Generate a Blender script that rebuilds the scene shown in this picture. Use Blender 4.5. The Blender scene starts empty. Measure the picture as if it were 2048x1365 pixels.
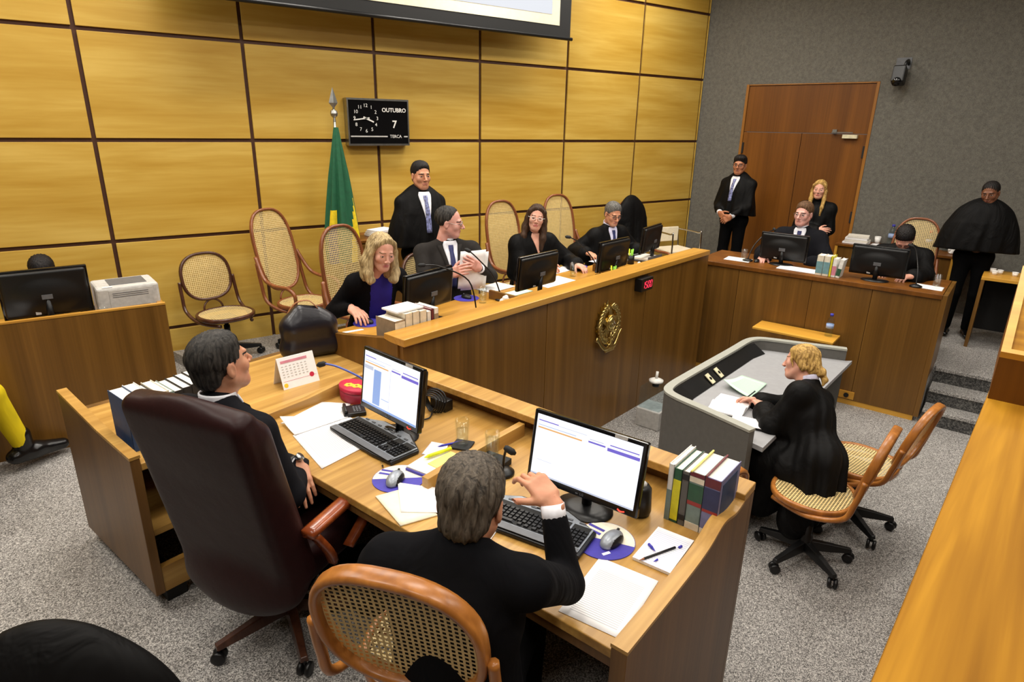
import bpy, bmesh, math, random
import numpy as np
from mathutils import Vector, Matrix
random.seed(7); np.random.seed(7)
D = bpy.data; SC = bpy.context.scene; COL = SC.collection
rad = math.radians

# ------------------------------------------------------------------ camera
def camera():
    yaw, pitch, roll = 0.6167, 0.3304, 0.0191
    cy, sy, cp, sp = math.cos(yaw), math.sin(yaw), math.cos(pitch), math.sin(pitch)
    f = Vector((sy*cp, cy*cp, -sp)); r = Vector((cy, -sy, 0)); u = r.cross(f)
    cr, sr = math.cos(roll), math.sin(roll)
    r2 = r*cr + u*sr; u2 = u*cr - r*sr
    cd = D.cameras.new('camera'); cd.sensor_width = 36; cd.lens = 36*1260.68/2048
    cd.clip_start = .02; cd.clip_end = 60
    co = D.objects.new('camera', cd); COL.objects.link(co)
    m = Matrix((r2, u2, -f)).transposed().to_4x4(); m.translation = (-.29946, -6.29674, 2.04)
    co.matrix_world = m; SC.camera = co
camera()

# ------------------------------------------------------------------ world, lights, exposure
wd = D.worlds.new('world'); SC.world = wd; wd.use_nodes = True
wd.node_tree.nodes['Background'].inputs[0].default_value = (1, .97, .92, 1)
wd.node_tree.nodes['Background'].inputs[1].default_value = .10
SC.view_settings.view_transform = 'Standard'; SC.view_settings.look = 'None'
SC.view_settings.gamma = 1; SC.view_settings.use_curve_mapping = False
SC.view_settings.exposure = -0.06
CEIL = 4.3
LAMPS = [(x, y) for x in (-1.6, .9, 3.4, 5.6) for y in (-6.9, -4.7, -2.7, -.95)]
def ceiling_lamps():
    for x, y in LAMPS:
        ld = D.lights.new('lamp', 'AREA'); ld.shape = 'RECTANGLE'; ld.size = 1.2; ld.size_y = .5
        ld.energy = 50 if y > -1.5 else (42 if y > -3.5 else 36)
        ld.color = (1, .95, .87); ld.spread = rad(165)
        o = D.objects.new('ceiling_lamp_light', ld); COL.objects.link(o); o.location = (x, y, CEIL-.09)
ceiling_lamps()

# ------------------------------------------------------------------ materials
def lin(c):
    return tuple(((v/255)/12.92 if v/255 <= .04045 else ((v/255+.055)/1.055)**2.4) for v in c)+(1,)
MATS = {}
class N:
    """tiny node helper"""
    def __init__(s, name):
        s.m = D.materials.new(name); s.m.use_nodes = True; s.t = s.m.node_tree
        s.b = s.t.nodes['Principled BSDF']; MATS[name] = s.m
    def n(s, typ, **kw):
        o = s.t.nodes.new(typ)
        for k, v in kw.items():
            if k.startswith('i_'):
                key = k[2:]; o.inputs[int(key) if key.isdigit() else key.replace('_', ' ')].default_value = v
            else: setattr(o, k, v)
        return o
    def l(s, a, b): s.t.links.new(a, b)
    def math(s, op, a, b=None):
        o = s.n('ShaderNodeMath', operation=op)
        for i, x in enumerate((a, b)):
            if x is None: continue
            if isinstance(x, (int, float)): o.inputs[i].default_value = x
            else: s.l(x, o.inputs[i])
        return o.outputs[0]
    def coords(s, scale=(1, 1, 1), rand=True, kind='Object'):
        tc = s.n('ShaderNodeTexCoord'); mp = s.n('ShaderNodeMapping'); mp.inputs['Scale'].default_value = scale
        s.l(tc.outputs[kind], mp.inputs['Vector']); out = mp.outputs[0]
        if rand:
            oi = s.n('ShaderNodeObjectInfo'); va = s.n('ShaderNodeVectorMath', operation='ADD')
            mu = s.math('MULTIPLY', oi.outputs['Random'], 37.0); s.l(out, va.inputs[0]); s.l(mu, va.inputs[1]); out = va.outputs[0]
        return out
    def ramp(s, fac, stops):
        r = s.n('ShaderNodeValToRGB'); e = r.color_ramp.elements
        while len(e) < len(stops): e.new(.5)
        for el, (p, c) in zip(e, stops): el.position = p; el.color = lin(c)
        s.l(fac, r.inputs[0]); return r.outputs[0]
    def bump(s, h, strength=.2, dist=.01):
        b = s.n('ShaderNodeBump'); b.inputs['Strength'].default_value = strength; b.inputs['Distance'].default_value = dist
        s.l(h, b.inputs['Height']); s.l(b.outputs[0], s.b.inputs['Normal'])
    def set(s, rough=.5, metal=0, spec=.5, **kw):
        s.b.inputs['Roughness'].default_value = rough; s.b.inputs['Metallic'].default_value = metal
        s.b.inputs['Specular IOR Level'].default_value = spec
        for k, v in kw.items(): s.b.inputs[k.replace('_', ' ')].default_value = v
def plain(name, col, rough=.5, metal=0, spec=.5, var=.06, vs=30, bump=0, bs=60, **kw):
    a = N(name); a.set(rough, metal, spec, **kw)
    no = a.n('ShaderNodeTexNoise'); no.inputs['Scale'].default_value = vs; no.inputs['Detail'].default_value = 3
    a.l(a.coords(), no.inputs['Vector'])
    lo = tuple(max(0, c*(1-var)) for c in col); hi = tuple(min(255, c*(1+var)) for c in col)
    a.l(a.ramp(no.outputs[0], [(.3, lo), (.7, hi)]), a.b.inputs['Base Color'])
    if bump:
        n2 = a.n('ShaderNodeTexNoise'); n2.inputs['Scale'].default_value = bs; n2.inputs['Detail'].default_value = 4
        a.l(a.coords(), n2.inputs['Vector']); a.bump(n2.outputs[0], bump)
    return a.m
def wood(name, dark, light, axis='z', rough=.35, spec=.5, freq=9, along=.55, fine=60, coat=0):
    a = N(name); a.set(rough, 0, spec); a.b.inputs['Coat Weight'].default_value = coat; a.b.inputs['Coat Roughness'].default_value = .2
    def sc(ac, al): return tuple(al if c == axis else ac for c in 'xyz')
    n1 = a.n('ShaderNodeTexNoise'); n1.inputs['Scale'].default_value = 1; n1.inputs['Detail'].default_value = 4; n1.inputs['Distortion'].default_value = .6
    a.l(a.coords(sc(freq, along)), n1.inputs['Vector'])
    n2 = a.n('ShaderNodeTexNoise'); n2.inputs['Scale'].default_value = 1; n2.inputs['Detail'].default_value = 3
    a.l(a.coords(sc(fine, along*3)), n2.inputs['Vector'])
    f = a.math('ADD', a.math('MULTIPLY', n1.outputs[0], .72), a.math('MULTIPLY', n2.outputs[0], .28))
    mid = tuple((x+y)/2 for x, y in zip(dark, light))
    a.l(a.ramp(f, [(.30, dark), (.5, mid), (.68, light)]), a.b.inputs['Base Color'])
    a.bump(n2.outputs[0], .04, .003)
    return a.m
def granite(name, cols, scale=85):
    a = N(name); a.set(.45, 0, .35); v = a.coords(rand=False)
    vo = a.n('ShaderNodeTexVoronoi'); vo.inputs['Scale'].default_value = scale; a.l(v, vo.inputs['Vector'])
    sp = a.n('ShaderNodeSeparateColor'); a.l(vo.outputs['Color'], sp.inputs[0])
    n1 = a.n('ShaderNodeTexNoise'); n1.inputs['Scale'].default_value = scale*.45; n1.inputs['Detail'].default_value = 3; n1.inputs['Roughness'].default_value = .7; a.l(v, n1.inputs['Vector'])
    f = a.math('ADD', a.math('MULTIPLY', sp.outputs[0], .5), a.math('MULTIPLY', n1.outputs[0], .5))
    a.l(a.ramp(f, [(.25, cols[0]), (.42, cols[1]), (.58, cols[2]), (.78, cols[3])]), a.b.inputs['Base Color'])
    return a.m
def fabric_wall(name, c0, c1):
    a = N(name); a.set(.95, 0, .1)
    v = a.coords(rand=False)
    n1 = a.n('ShaderNodeTexNoise'); n1.inputs['Scale'].default_value = 130; n1.inputs['Detail'].default_value = 4; a.l(v, n1.inputs['Vector'])
    n2 = a.n('ShaderNodeTexNoise'); n2.inputs['Scale'].default_value = 26; n2.inputs['Detail'].default_value = 4; a.l(v, n2.inputs['Vector'])
    f = a.math('ADD', a.math('MULTIPLY', n1.outputs[0], .6), a.math('MULTIPLY', n2.outputs[0], .4))
    a.l(a.ramp(f, [(.35, c0), (.65, c1)]), a.b.inputs['Base Color']); a.bump(n1.outputs[0], .35, .006)
    return a.m
def hair_mat(name, dark, light, stretch=(90, 90, 12)):
    a = N(name); a.set(.58, 0, .22)
    n1 = a.n('ShaderNodeTexNoise'); n1.inputs['Scale'].default_value = 1; n1.inputs['Detail'].default_value = 4; n1.inputs['Distortion'].default_value = 1.2
    a.l(a.coords(stretch), n1.inputs['Vector'])
    a.l(a.ramp(n1.outputs[0], [(.32, dark), (.68, light)]), a.b.inputs['Base Color']); a.bump(n1.outputs[0], .55, .006)
    return a.m
def cloth(name, col, rough=.85, spec=.15, wr=.5):
    a = N(name); a.set(rough, 0, spec); a.b.inputs['Sheen Weight'].default_value = .0
    n1 = a.n('ShaderNodeTexNoise'); n1.inputs['Scale'].default_value = 7; n1.inputs['Detail'].default_value = 3; n1.inputs['Distortion'].default_value = 1.0
    a.l(a.coords((1, 1, .45)), n1.inputs['Vector'])
    lo = tuple(c*.85 for c in col); a.l(a.ramp(n1.outputs[0], [(.3, lo), (.7, col)]), a.b.inputs['Base Color'])
    a.bump(n1.outputs[0], wr, .03)
    return a.m
def skin(name, col):
    a = N(name); a.set(.48, 0, .4); a.b.inputs['Subsurface Weight'].default_value = .08; a.b.inputs['Subsurface Radius'].default_value = (.01, .004, .002)
    n1 = a.n('ShaderNodeTexNoise'); n1.inputs['Scale'].default_value = 22; n1.inputs['Detail'].default_value = 3
    a.l(a.coords(), n1.inputs['Vector'])
    c0 = (col[0]*.96, col[1]*.9, col[2]*.88); a.l(a.ramp(n1.outputs[0], [(.35, c0), (.65, col)]), a.b.inputs['Base Color'])
    return a.m
def cane(name, col, pitch=.0165, hole=.30):
    a = N(name); a.set(.55, 0, .3)
    tc = a.n('ShaderNodeTexCoord'); sp = a.n('ShaderNodeSeparateXYZ'); a.l(tc.outputs['UV'], sp.inputs[0])
    ds = []
    for ax in (0, 1):
        fr = a.math('FRACT', a.math('MULTIPLY', sp.outputs[ax], 1/pitch)); ds.append(a.math('ABSOLUTE', a.math('SUBTRACT', fr, .5)))
    h = a.math('LESS_THAN', a.math('MAXIMUM', ds[0], ds[1]), hole)
    no = a.n('ShaderNodeTexNoise'); no.inputs['Scale'].default_value = 40; a.l(a.coords(), no.inputs['Vector'])
    a.l(a.ramp(no.outputs[0], [(.3, tuple(c*.9 for c in col)), (.7, col)]), a.b.inputs['Base Color'])
    tr = a.n('ShaderNodeBsdfTransparent'); mx = a.n('ShaderNodeMixShader')
    out = a.t.nodes['Material Output']
    a.l(h, mx.inputs[0]); a.l(a.b.outputs[0], mx.inputs[1]); a.l(tr.outputs[0], mx.inputs[2]); a.l(mx.outputs[0], out.inputs[0])
    return a.m
def page(name, col, ink, lines=34, margin=.12, density=.75):
    a = N(name); a.set(.8, 0, .2)
    tc = a.n('ShaderNodeTexCoord'); sp = a.n('ShaderNodeSeparateXYZ'); a.l(tc.outputs['UV'], sp.inputs[0])
    u, v = sp.outputs[0], sp.outputs[1]
    ln = a.math('LESS_THAN', a.math('FRACT', a.math('MULTIPLY', v, lines)), .38)
    no = a.n('ShaderNodeTexNoise'); no.inputs['Scale'].default_value = 1; mp = a.n('ShaderNodeMapping'); mp.inputs['Scale'].default_value = (90, lines, 1)
    a.l(tc.outputs['UV'], mp.inputs[0]); a.l(mp.outputs[0], no.inputs['Vector'])
    word = a.math('GREATER_THAN', no.outputs[0], 1-density)
    inu = a.math('LESS_THAN', a.math('ABSOLUTE', a.math('SUBTRACT', u, .5)), .5-margin)
    inv = a.math('LESS_THAN', a.math('ABSOLUTE', a.math('SUBTRACT', v, .45)), .5-margin)
    n3 = a.n('ShaderNodeTexNoise'); n3.inputs['Scale'].default_value = 3.3; a.l(tc.outputs['UV'], n3.inputs['Vector'])
    f = a.math('MULTIPLY', a.math('MULTIPLY', ln, word), a.math('MULTIPLY', a.math('MULTIPLY', inu, inv), a.math('GREATER_THAN', n3.outputs[0], .30)))
    a.l(a.ramp(f, [(0, col), (1, ink)]), a.b.inputs['Base Color'])
    return a.m
def emit(name, col, strength):
    a = N(name); a.set(.4); a.b.inputs['Base Color'].default_value = (.02, .02, .02, 1)
    a.b.inputs['Emission Color'].default_value = lin(col); a.b.inputs['Emission Strength'].default_value = strength
    return a.m
def glass(name, col=(252, 254, 253), rough=.02):
    a = N(name); a.set(rough, 0, .5); a.b.inputs['Base Color'].default_value = lin(col)
    tr = a.n('ShaderNodeBsdfTransparent'); tr.inputs[0].default_value = lin(col); gl = a.n('ShaderNodeBsdfGlossy'); gl.inputs['Roughness'].default_value = max(rough, .12)
    fr = a.n('ShaderNodeLayerWeight'); fr.inputs['Blend'].default_value = .25; mx = a.n('ShaderNodeMixShader'); f = a.math('ADD', a.math('MULTIPLY', a.math('POWER', fr.outputs['Facing'], 3), .45), .03)
    a.l(f, mx.inputs[0]); a.l(tr.outputs[0], mx.inputs[1]); a.l(gl.outputs[0], mx.inputs[2]); a.l(mx.outputs[0], a.t.nodes['Material Output'].inputs[0])
    return a.m

wood('panel_wood', (178, 136, 44), (210, 176, 88), 'x', .42, .4, 4.5, .6, 30)
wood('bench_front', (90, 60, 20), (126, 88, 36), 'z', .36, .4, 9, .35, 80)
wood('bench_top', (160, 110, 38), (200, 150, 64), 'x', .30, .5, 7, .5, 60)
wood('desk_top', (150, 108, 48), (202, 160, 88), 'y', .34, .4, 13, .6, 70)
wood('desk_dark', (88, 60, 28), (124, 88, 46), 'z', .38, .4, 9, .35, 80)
wood('rail_wood', (118, 74, 10), (188, 136, 36), 'x', .62, .12, 11, .45, 40)
wood('door_wood', (88, 50, 10), (128, 78, 22), 'z', .40, .35, 6, .25, 60)
wood('stand_wood', (190, 134, 44), (218, 166, 66), 'x', .4, .4, 8, .5, 50)
wood('bent_wood', (142, 86, 36), (188, 122, 56), 'z', .3, .5, 20, 3, 60)
wood('bent_dark', (58, 32, 22), (86, 52, 36), 'z', .25, .5, 20, 3, 60)
wood('bent_mid', (108, 60, 34), (146, 86, 50), 'z', .28, .5, 20, 3, 60)
wood('arm_wood', (120, 52, 22), (168, 84, 38), 'x', .22, .5, 16, 2, 60, .3)
wood('door_trim', (132, 84, 30), (160, 108, 44), 'z')
plain('joint_brown', (74, 42, 24), .6)
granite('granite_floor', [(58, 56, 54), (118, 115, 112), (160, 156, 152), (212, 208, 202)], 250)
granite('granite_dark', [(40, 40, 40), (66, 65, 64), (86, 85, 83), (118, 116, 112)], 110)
fabric_wall('wall_fabric', (90, 88, 82), (118, 115, 107))
plain('ceiling_white', (196, 192, 184), .9)
plain('plaster', (150, 140, 122), .9)
plain('black_plastic', (17, 17, 18), .38, spec=.4)
plain('black_matte', (14, 14, 14), .7)
plain('black_gloss', (10, 10, 12), .16)
plain('grey_plastic', (96, 98, 102), .45)
plain('silver_plastic', (150, 156, 164), .35, .3)
plain('light_grey', (186, 184, 180), .55)
plain('white_plastic', (226, 224, 218), .45)
plain('chrome', (205, 205, 205), .18, 1)
plain('steel', (170, 170, 166), .3, 1)
plain('brass', (214, 190, 120), .28, 1, bump=.2, bs=30)
plain('paper', (240, 238, 238), .85, spec=.2, var=.015)
plain('paper_cream', (234, 222, 196), .85, spec=.2, var=.02)
plain('paper_green', (196, 226, 204), .85, spec=.2, var=.02)
plain('paper_edge', (228, 222, 210), .9, spec=.1, var=.05, vs=220)
page('printed_page', (240, 238, 238), (188, 186, 188), 34)
page('printed_green', (196, 226, 204), (146, 174, 156), 30)
page('ruled_page', (238, 236, 240), (200, 200, 222), 20, .04, .95)
plain('laminate_grey', (150, 150, 152), .55, var=.02)
plain('laminate_dark', (92, 90, 86), .6, var=.03)
plain('rim_grey', (158, 158, 148), .55, var=.02)
plain('leather_maroon', (38, 16, 16), .45, spec=.2, bump=.2, bs=14)
plain('leather_black', (22, 20, 28), .32, bump=.15, bs=25)
plain('leather_tan', (150, 96, 62), .4)
cane('cane', (226, 200, 140)); cane('cane_back', (216, 190, 132), .0165, .29)
cloth('suit_black', (17, 17, 20), .9, .08); cloth('suit_charcoal', (26, 26, 30), .9, .08); cloth('suit_grey', (74, 74, 78), .9, .1); cloth('suit_brown', (48, 45, 43), .9, .1)
cloth('robe_black', (11, 10, 10), .62, .12, .6); cloth('trouser_black', (10, 10, 11), .9, .06); cloth('yellow_cloth', (232, 204, 24), .8, .2, .4)
cloth('dress_purple', (44, 34, 132), .7, .2, .3); cloth('jacket_black', (14, 13, 15), .85, .08)
plain('shirt_white', (222, 222, 228), .8); plain('shirt_lilac', (206, 204, 226), .8)
plain('tie_blue', (32, 38, 88), .6); plain('tie_stripe', (92, 96, 130), .6, var=.6, vs=60); plain('tie_grey', (98, 92, 88), .6, var=.4, vs=90)
plain('shoe_black', (14, 13, 13), .22)
for nm, c in dict(fair=(216, 164, 142), warm=(204, 148, 116), tan=(176, 118, 84), brown=(122, 80, 56), pink=(222, 168, 154)).items(): skin('skin_'+nm, c)
plain('lip_rose', (188, 106, 100), .35); plain('lip', (190, 120, 106), .4); plain('lip_dark', (128, 76, 66), .4); plain('eye_white', (186, 176, 170), .3); plain('iris', (38, 26, 20), .2); plain('brow_dark', (34, 26, 22), .7); plain('brow_light', (120, 90, 62), .7)
hair_mat('hair_dark', (14, 12, 12), (34, 28, 26)); hair_mat('hair_grey_brown', (44, 38, 32), (104, 94, 82), (70, 70, 16)); hair_mat('hair_black_grey', (22, 21, 20), (66, 62, 58), (70, 40, 16))
hair_mat('hair_blonde', (112, 92, 60), (196, 172, 126), (60, 60, 10)); hair_mat('hair_dirty_blonde', (120, 88, 42), (206, 168, 96), (60, 40, 14)); hair_mat('hair_brown', (42, 28, 20), (76, 54, 38)); hair_mat('hair_salt', (62, 60, 58), (122, 118, 112), (70, 70, 20)); hair_mat('hair_auburn', (66, 46, 30), (116, 84, 58))
glass('clear_glass'); glass('bottle_plastic', (240, 246, 248), .08); glass('water', (250, 253, 253), .0)
emit('screen_glow', (246, 247, 255), 1.15); emit('screen_violet', (120, 106, 214), 1.0); emit('screen_orange', (244, 182, 106), 1.0); emit('screen_blue', (150, 180, 236), 1.0); emit('screen_grey', (206, 212, 230), 1.0)
emit('led_red', (255, 52, 84), 1.3); emit('led_core', (255, 150, 170), 3.0); emit('power_red', (255, 60, 40), 1.6); emit('projection', (236, 240, 248), .95); emit('lamp_diffuser', (255, 244, 226), 2.5)
def flag_mats():
    for nm, c in (('flag_green', (22, 88, 56)), ('flag_yellow', (228, 198, 20)), ('flag_blue', (38, 44, 96))): plain(nm, c, .75)
flag_mats()
for nm, c in (('ink_blue', (52, 48, 168)), ('pad_purple', (62, 54, 158)), ('pad_cream', (232, 226, 206)), ('marker_yellow', (216, 226, 26)), ('sticky_yellow', (244, 232, 120)), ('tin_red', (186, 26, 62)), ('tin_dark', (140, 22, 46)), ('petal_yellow', (244, 200, 46)), ('marker_green', (140, 206, 60)),
              ('book_green', (40, 84, 58)), ('book_blue', (40, 46, 84)), ('book_lilac', (122, 122, 160)), ('book_grey', (120, 138, 132)), ('book_red', (150, 44, 38)), ('book_cream', (222, 212, 190)), ('book_teal', (110, 150, 156)), ('book_white', (226, 224, 218)), ('book_yellow', (216, 208, 40)), ('book_navy', (34, 62, 100)), ('book_black', (24, 24, 26)), ('book_maroon', (104, 36, 44)), ('book_brown', (150, 130, 106)), ('cal_pink', (206, 130, 146)), ('cap_blue', (58, 58, 168)), ('cap_red', (200, 50, 50)), ('sleeve_lilac', (196, 192, 214)), ('foam_white', (236, 234, 230)), ('bottle_label', (150, 170, 210)), ('beige_plastic', (214, 206, 172))):
    plain(nm, c, .55)
# ------------------------------------------------------------------ geometry helpers
def to_obj(name, V, F, mats, parent=None, smooth=False, mi=None, uv=None, bevel=0, kind=None):
    me = D.meshes.new(name); me.from_pydata([tuple(v) for v in V], [], [tuple(f) for f in F])
    if isinstance(mats, str): mats = [mats]
    for m in mats: me.materials.append(MATS[m])
    if mi is not None: me.polygons.foreach_set('material_index', list(mi))
    if smooth: me.polygons.foreach_set('use_smooth', [True]*len(me.polygons))
    if uv is not None:
        l = me.uv_layers.new(name='UVMap')
        for lp in me.loops: l.data[lp.index].uv = uv[lp.vertex_index]
    me.update()
    o = D.objects.new(name, me); COL.objects.link(o)
    if parent is not None: o.parent = parent
    if bevel:
        b = o.modifiers.new('bevel', 'BEVEL'); b.width = bevel; b.segments = 2; b.limit_method = 'ANGLE'; b.angle_limit = rad(40)
    if kind: o['kind'] = kind
    return o
def tag(o, label, cat, group=None):
    o['label'] = label; o['category'] = cat
    if group: o['group'] = group
    return o
def thing(name, label, cat, loc=(0, 0, 0), rotz=0, group=None):
    o = D.objects.new(name, None); COL.objects.link(o); o.empty_display_size = .05
    o.location = loc; o.rotation_euler = (0, 0, rotz); return tag(o, label, cat, group)
def struct(o): o['kind'] = 'structure'; return o
def rotm(axis, a): return Matrix.Rotation(a, 3, axis)
class MB:
    def __init__(s): s.v = []; s.f = []; s.mi = []; s.cur = 0; s.uv = {}
    def mat(s, i): s.cur = i; return s
    def add(s, vs, fs, M=None):
        o = len(s.v); s.v += [tuple(M @ Vector(p)) if M is not None else tuple(p) for p in vs]
        s.f += [tuple(i+o for i in f) for f in fs]; s.mi += [s.cur]*len(fs); return s
    def box(s, c, d, R=None):
        x, y, z = d[0]/2, d[1]/2, d[2]/2; c = Vector(c)
        vs = [Vector(p) for p in ((-x,-y,-z),(x,-y,-z),(x,y,-z),(-x,y,-z),(-x,-y,z),(x,-y,z),(x,y,z),(-x,y,z))]
        if R is not None: vs = [R @ p for p in vs]
        return s.add([c+p for p in vs], [(0,3,2,1),(4,5,6,7),(0,1,5,4),(1,2,6,5),(2,3,7,6),(3,0,4,7)])
    def bb(s, x0, x1, y0, y1, z0, z1): return s.box(((x0+x1)/2, (y0+y1)/2, (z0+z1)/2), (x1-x0, y1-y0, z1-z0))
    def prism(s, poly, z0, z1, M=None):
        n = len(poly)
        return s.add([(x, y, z0) for x, y in poly]+[(x, y, z1) for x, y in poly],
                     [tuple(range(n-1, -1, -1)), tuple(range(n, 2*n))]+[(i, (i+1) % n, n+(i+1) % n, n+i) for i in range(n)], M)
    def tube(s, pts, r, n=8, closed=False, flat=None):
        pts = [Vector(p) for p in pts]; m = len(pts); rs = r if isinstance(r, (list, tuple)) else [r]*m
        prev = None; vs = []; fs = []
        for i, p in enumerate(pts):
            if closed: t = (pts[(i+1) % m]-pts[i-1]).normalized()
            else: t = (pts[min(i+1, m-1)]-pts[max(i-1, 0)]).normalized()
            if prev is None:
                up = Vector((0, 0, 1)) if abs(t.z) < .9 else Vector((1, 0, 0)); a = t.cross(up).normalized()
            else: a = (prev - t*prev.dot(t)).normalized()
            prev = a; b = t.cross(a)
            for k in range(n):
                an = 2*math.pi*k/n; q = a*math.cos(an)+b*math.sin(an)
                vs.append(p+q*rs[i])
        for i in range(m if closed else m-1):
            for k in range(n):
                j = (i+1) % m; fs.append((i*n+k, i*n+(k+1) % n, j*n+(k+1) % n, j*n+k))
        if not closed: fs += [tuple(range(n-1, -1, -1)), tuple(range((m-1)*n, m*n))]
        return s.add(vs, fs)
    def band(s, pts, nrm, w, t, closed=True):
        """sweep a w (along nrm) x t rectangle along a planar path"""
        pts = [Vector(p) for p in pts]; nrm = Vector(nrm).normalized(); m = len(pts); vs = []; fs = []
        for i, p in enumerate(pts):
            tg = (pts[(i+1) % m]-pts[i-1]).normalized() if closed else (pts[min(i+1, m-1)]-pts[max(i-1, 0)]).normalized()
            o = tg.cross(nrm).normalized(); h = t/2; g = w/2
            for x, y in ((-h*.6, -g), (h*.6, -g), (h, -g*.6), (h, g*.6), (h*.6, g), (-h*.6, g), (-h, g*.6), (-h, -g*.6)): vs.append(p+o*x+nrm*y)
        for i in range(m if closed else m-1):
            for k in range(8): j = (i+1) % m; fs.append((i*8+k, i*8+(k+1) % 8, j*8+(k+1) % 8, j*8+k))
        if not closed: fs += [tuple(range(7, -1, -1)), tuple(range((m-1)*8, m*8))]
        return s.add(vs, fs)
    def lathe(s, prof, n=20, c=(0, 0, 0), sx=1, sy=1):
        vs = []; fs = []; m = len(prof)
        for r, z in prof:
            for k in range(n): a = 2*math.pi*k/n; vs.append((c[0]+r*math.cos(a)*sx, c[1]+r*math.sin(a)*sy, c[2]+z))
        for i in range(m-1):
            for k in range(n): fs.append((i*n+k, i*n+(k+1) % n, (i+1)*n+(k+1) % n, (i+1)*n+k))
        if prof[0][0] > 1e-5: fs.append(tuple(range(n-1, -1, -1)))
        if prof[-1][0] > 1e-5: fs.append(tuple(range((m-1)*n, m*n)))
        return s.add(vs, fs)
    def ball(s, c, r, n=12, R=None):
        r = (r, r, r) if isinstance(r, (int, float)) else r; vs = []; fs = []; h = max(4, n//2); c = Vector(c)
        for i in range(1, h):
            t = math.pi*i/h
            for k in range(n):
                p = 2*math.pi*k/n; q = Vector((r[0]*math.sin(t)*math.cos(p), r[1]*math.sin(t)*math.sin(p), r[2]*math.cos(t))); vs.append(c+(R @ q if R is not None else q))
        a = len(vs); top = Vector((0, 0, r[2])); vs += [c+(R @ top if R is not None else top), c-(R @ top if R is not None else top)]
        for i in range(h-2):
            for k in range(n): fs.append((i*n+k, (i+1)*n+k, (i+1)*n+(k+1) % n, i*n+(k+1) % n))
        for k in range(n): fs += [(a, k, (k+1) % n), (a+1, (h-2)*n+(k+1) % n, (h-2)*n+k)]
        return s.add(vs, fs)
    def obj(s, name, mats, parent=None, smooth=False, bevel=0, kind=None):
        return to_obj(name, s.v, s.f, mats, parent, smooth, s.mi, None, bevel, kind)
def smooth_path(ctrl, n=6, closed=False):
    P = [Vector(p) for p in ctrl]; m = len(P); out = []
    for i in range(m if closed else m-1):
        if closed: a, b, c, d = P[i-1], P[i], P[(i+1) % m], P[(i+2) % m]
        else: a, b, c, d = P[max(i-1, 0)], P[i], P[i+1], P[min(i+2, m-1)]
        for k in range(n):
            t = k/n; out.append(.5*((2*b)+(c-a)*t+(2*a-5*b+4*c-d)*t*t+(3*b-a-3*c+d)*t**3))
    if not closed: out.append(P[-1])
    return out
def text_mesh(name, body, size, mat, parent, M, extrude=.001, align='CENTER', bold=0):
    cu = D.curves.new(name, 'FONT'); cu.body = body; cu.size = size; cu.extrude = extrude; cu.align_x = align; cu.align_y = 'CENTER'; cu.offset = bold; cu.resolution_u = 3
    ob = D.objects.new(name, cu); me = D.meshes.new_from_object(ob); me.name = name; me.materials.clear(); me.materials.append(MATS[mat])
    D.objects.remove(ob); D.curves.remove(cu)
    o = D.objects.new(name, me); COL.objects.link(o); o.parent = parent; o.matrix_local = M; return o
def frame(loc, x, y):
    """4x4 with given x and y axes"""
    x = Vector(x).normalized(); y = Vector(y); y = (y-x*x.dot(y)).normalized(); z = x.cross(y)
    m = Matrix((x, y, z)).transposed().to_4x4(); m.translation = loc; return m
# plan frames: near desk (x along it, y away from the seated pair), main bench, side bench
class Fr:
    def __init__(s, o, deg): s.o = Vector((o[0], o[1])); s.a = rad(deg); s.c, s.s = math.cos(s.a), math.sin(s.a)
    def __call__(s, x, y, z=0): return (s.o.x+x*s.c-y*s.s, s.o.y+x*s.s+y*s.c, z)
NF = Fr((1.13, -3.07), -74); MF = Fr((1.131, -3.242), 13.5); RF = Fr((5.06, -2.238), -73.7); WF = Fr((7.3565, 0), -75)
WELL, NEAR = -.42, -.10
LD, MD, RB, ND, NL = .90, .73, .75, .64, .75

# ------------------------------------------------------------------ the setting
def floor():
    b = MB()
    up = [(1.131, -3.0), MF(0, .04), MF(3.95, .10), RF(-.12, .10), RF(2.06, .045), RF(2.06, .44), RF(7.0, .44), WF(9.2, 0), (7.3565, 0), (.30, 0), (.93, -2.42)]
    up = [(p[0], p[1]) for p in up]
    b.prism(up[::-1], WELL, 0)
    nl = [(.93, -2.42), (.30, 0), (-7, 0), (-7, -13), NF(2.09, -7)[:2], NF(2.09, -.03)[:2], NF(0, -.03)[:2], (1.131, -3.0)]
    b.prism([(p[0], p[1]) for p in nl], WELL, NEAR)
    b.add([(-7, -13, WELL), (13, -13, WELL), (13, 1, WELL), (-7, 1, WELL)], [(0, 1, 2, 3)])
    struct(b.obj('floor', 'granite_floor'))
floor()
def wall_back():
    w, h, g = 1.2196, .8196, .032
    b = MB(); b.bb(-4.0*w, 7.3565, 0, .2, NEAR, CEIL)
    wall = struct(b.obj('wall_back', 'joint_brown'))
    xs = [i*w for i in range(-4, 7)]+[7.3565]; zs = [NEAR, .2245]+[.2245+h*k for k in range(1, 6)]
    cache = {}
    for i in range(len(xs)-1):
        for k in range(len(zs)-1):
            x0, x1, z0, z1 = xs[i]+g/2, xs[i+1]-g/2, zs[k]+g/2, min(zs[k+1]-g/2, CEIL)
            if i == len(xs)-2: x1 = xs[-1]-.012
            key = (round(x1-x0, 3), round(z1-z0, 3))
            if key not in cache:
                m = MB(); m.bb(-key[0]/2, key[0]/2, -.022, 0, -key[1]/2, key[1]/2); o = m.obj('panel', 'panel_wood', wall, bevel=.003); cache[key] = o
            else: o = cache[key].copy(); COL.objects.link(o)
            o.location = ((x0+x1)/2, 0, (z0+z1)/2)
wall_back()
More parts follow.
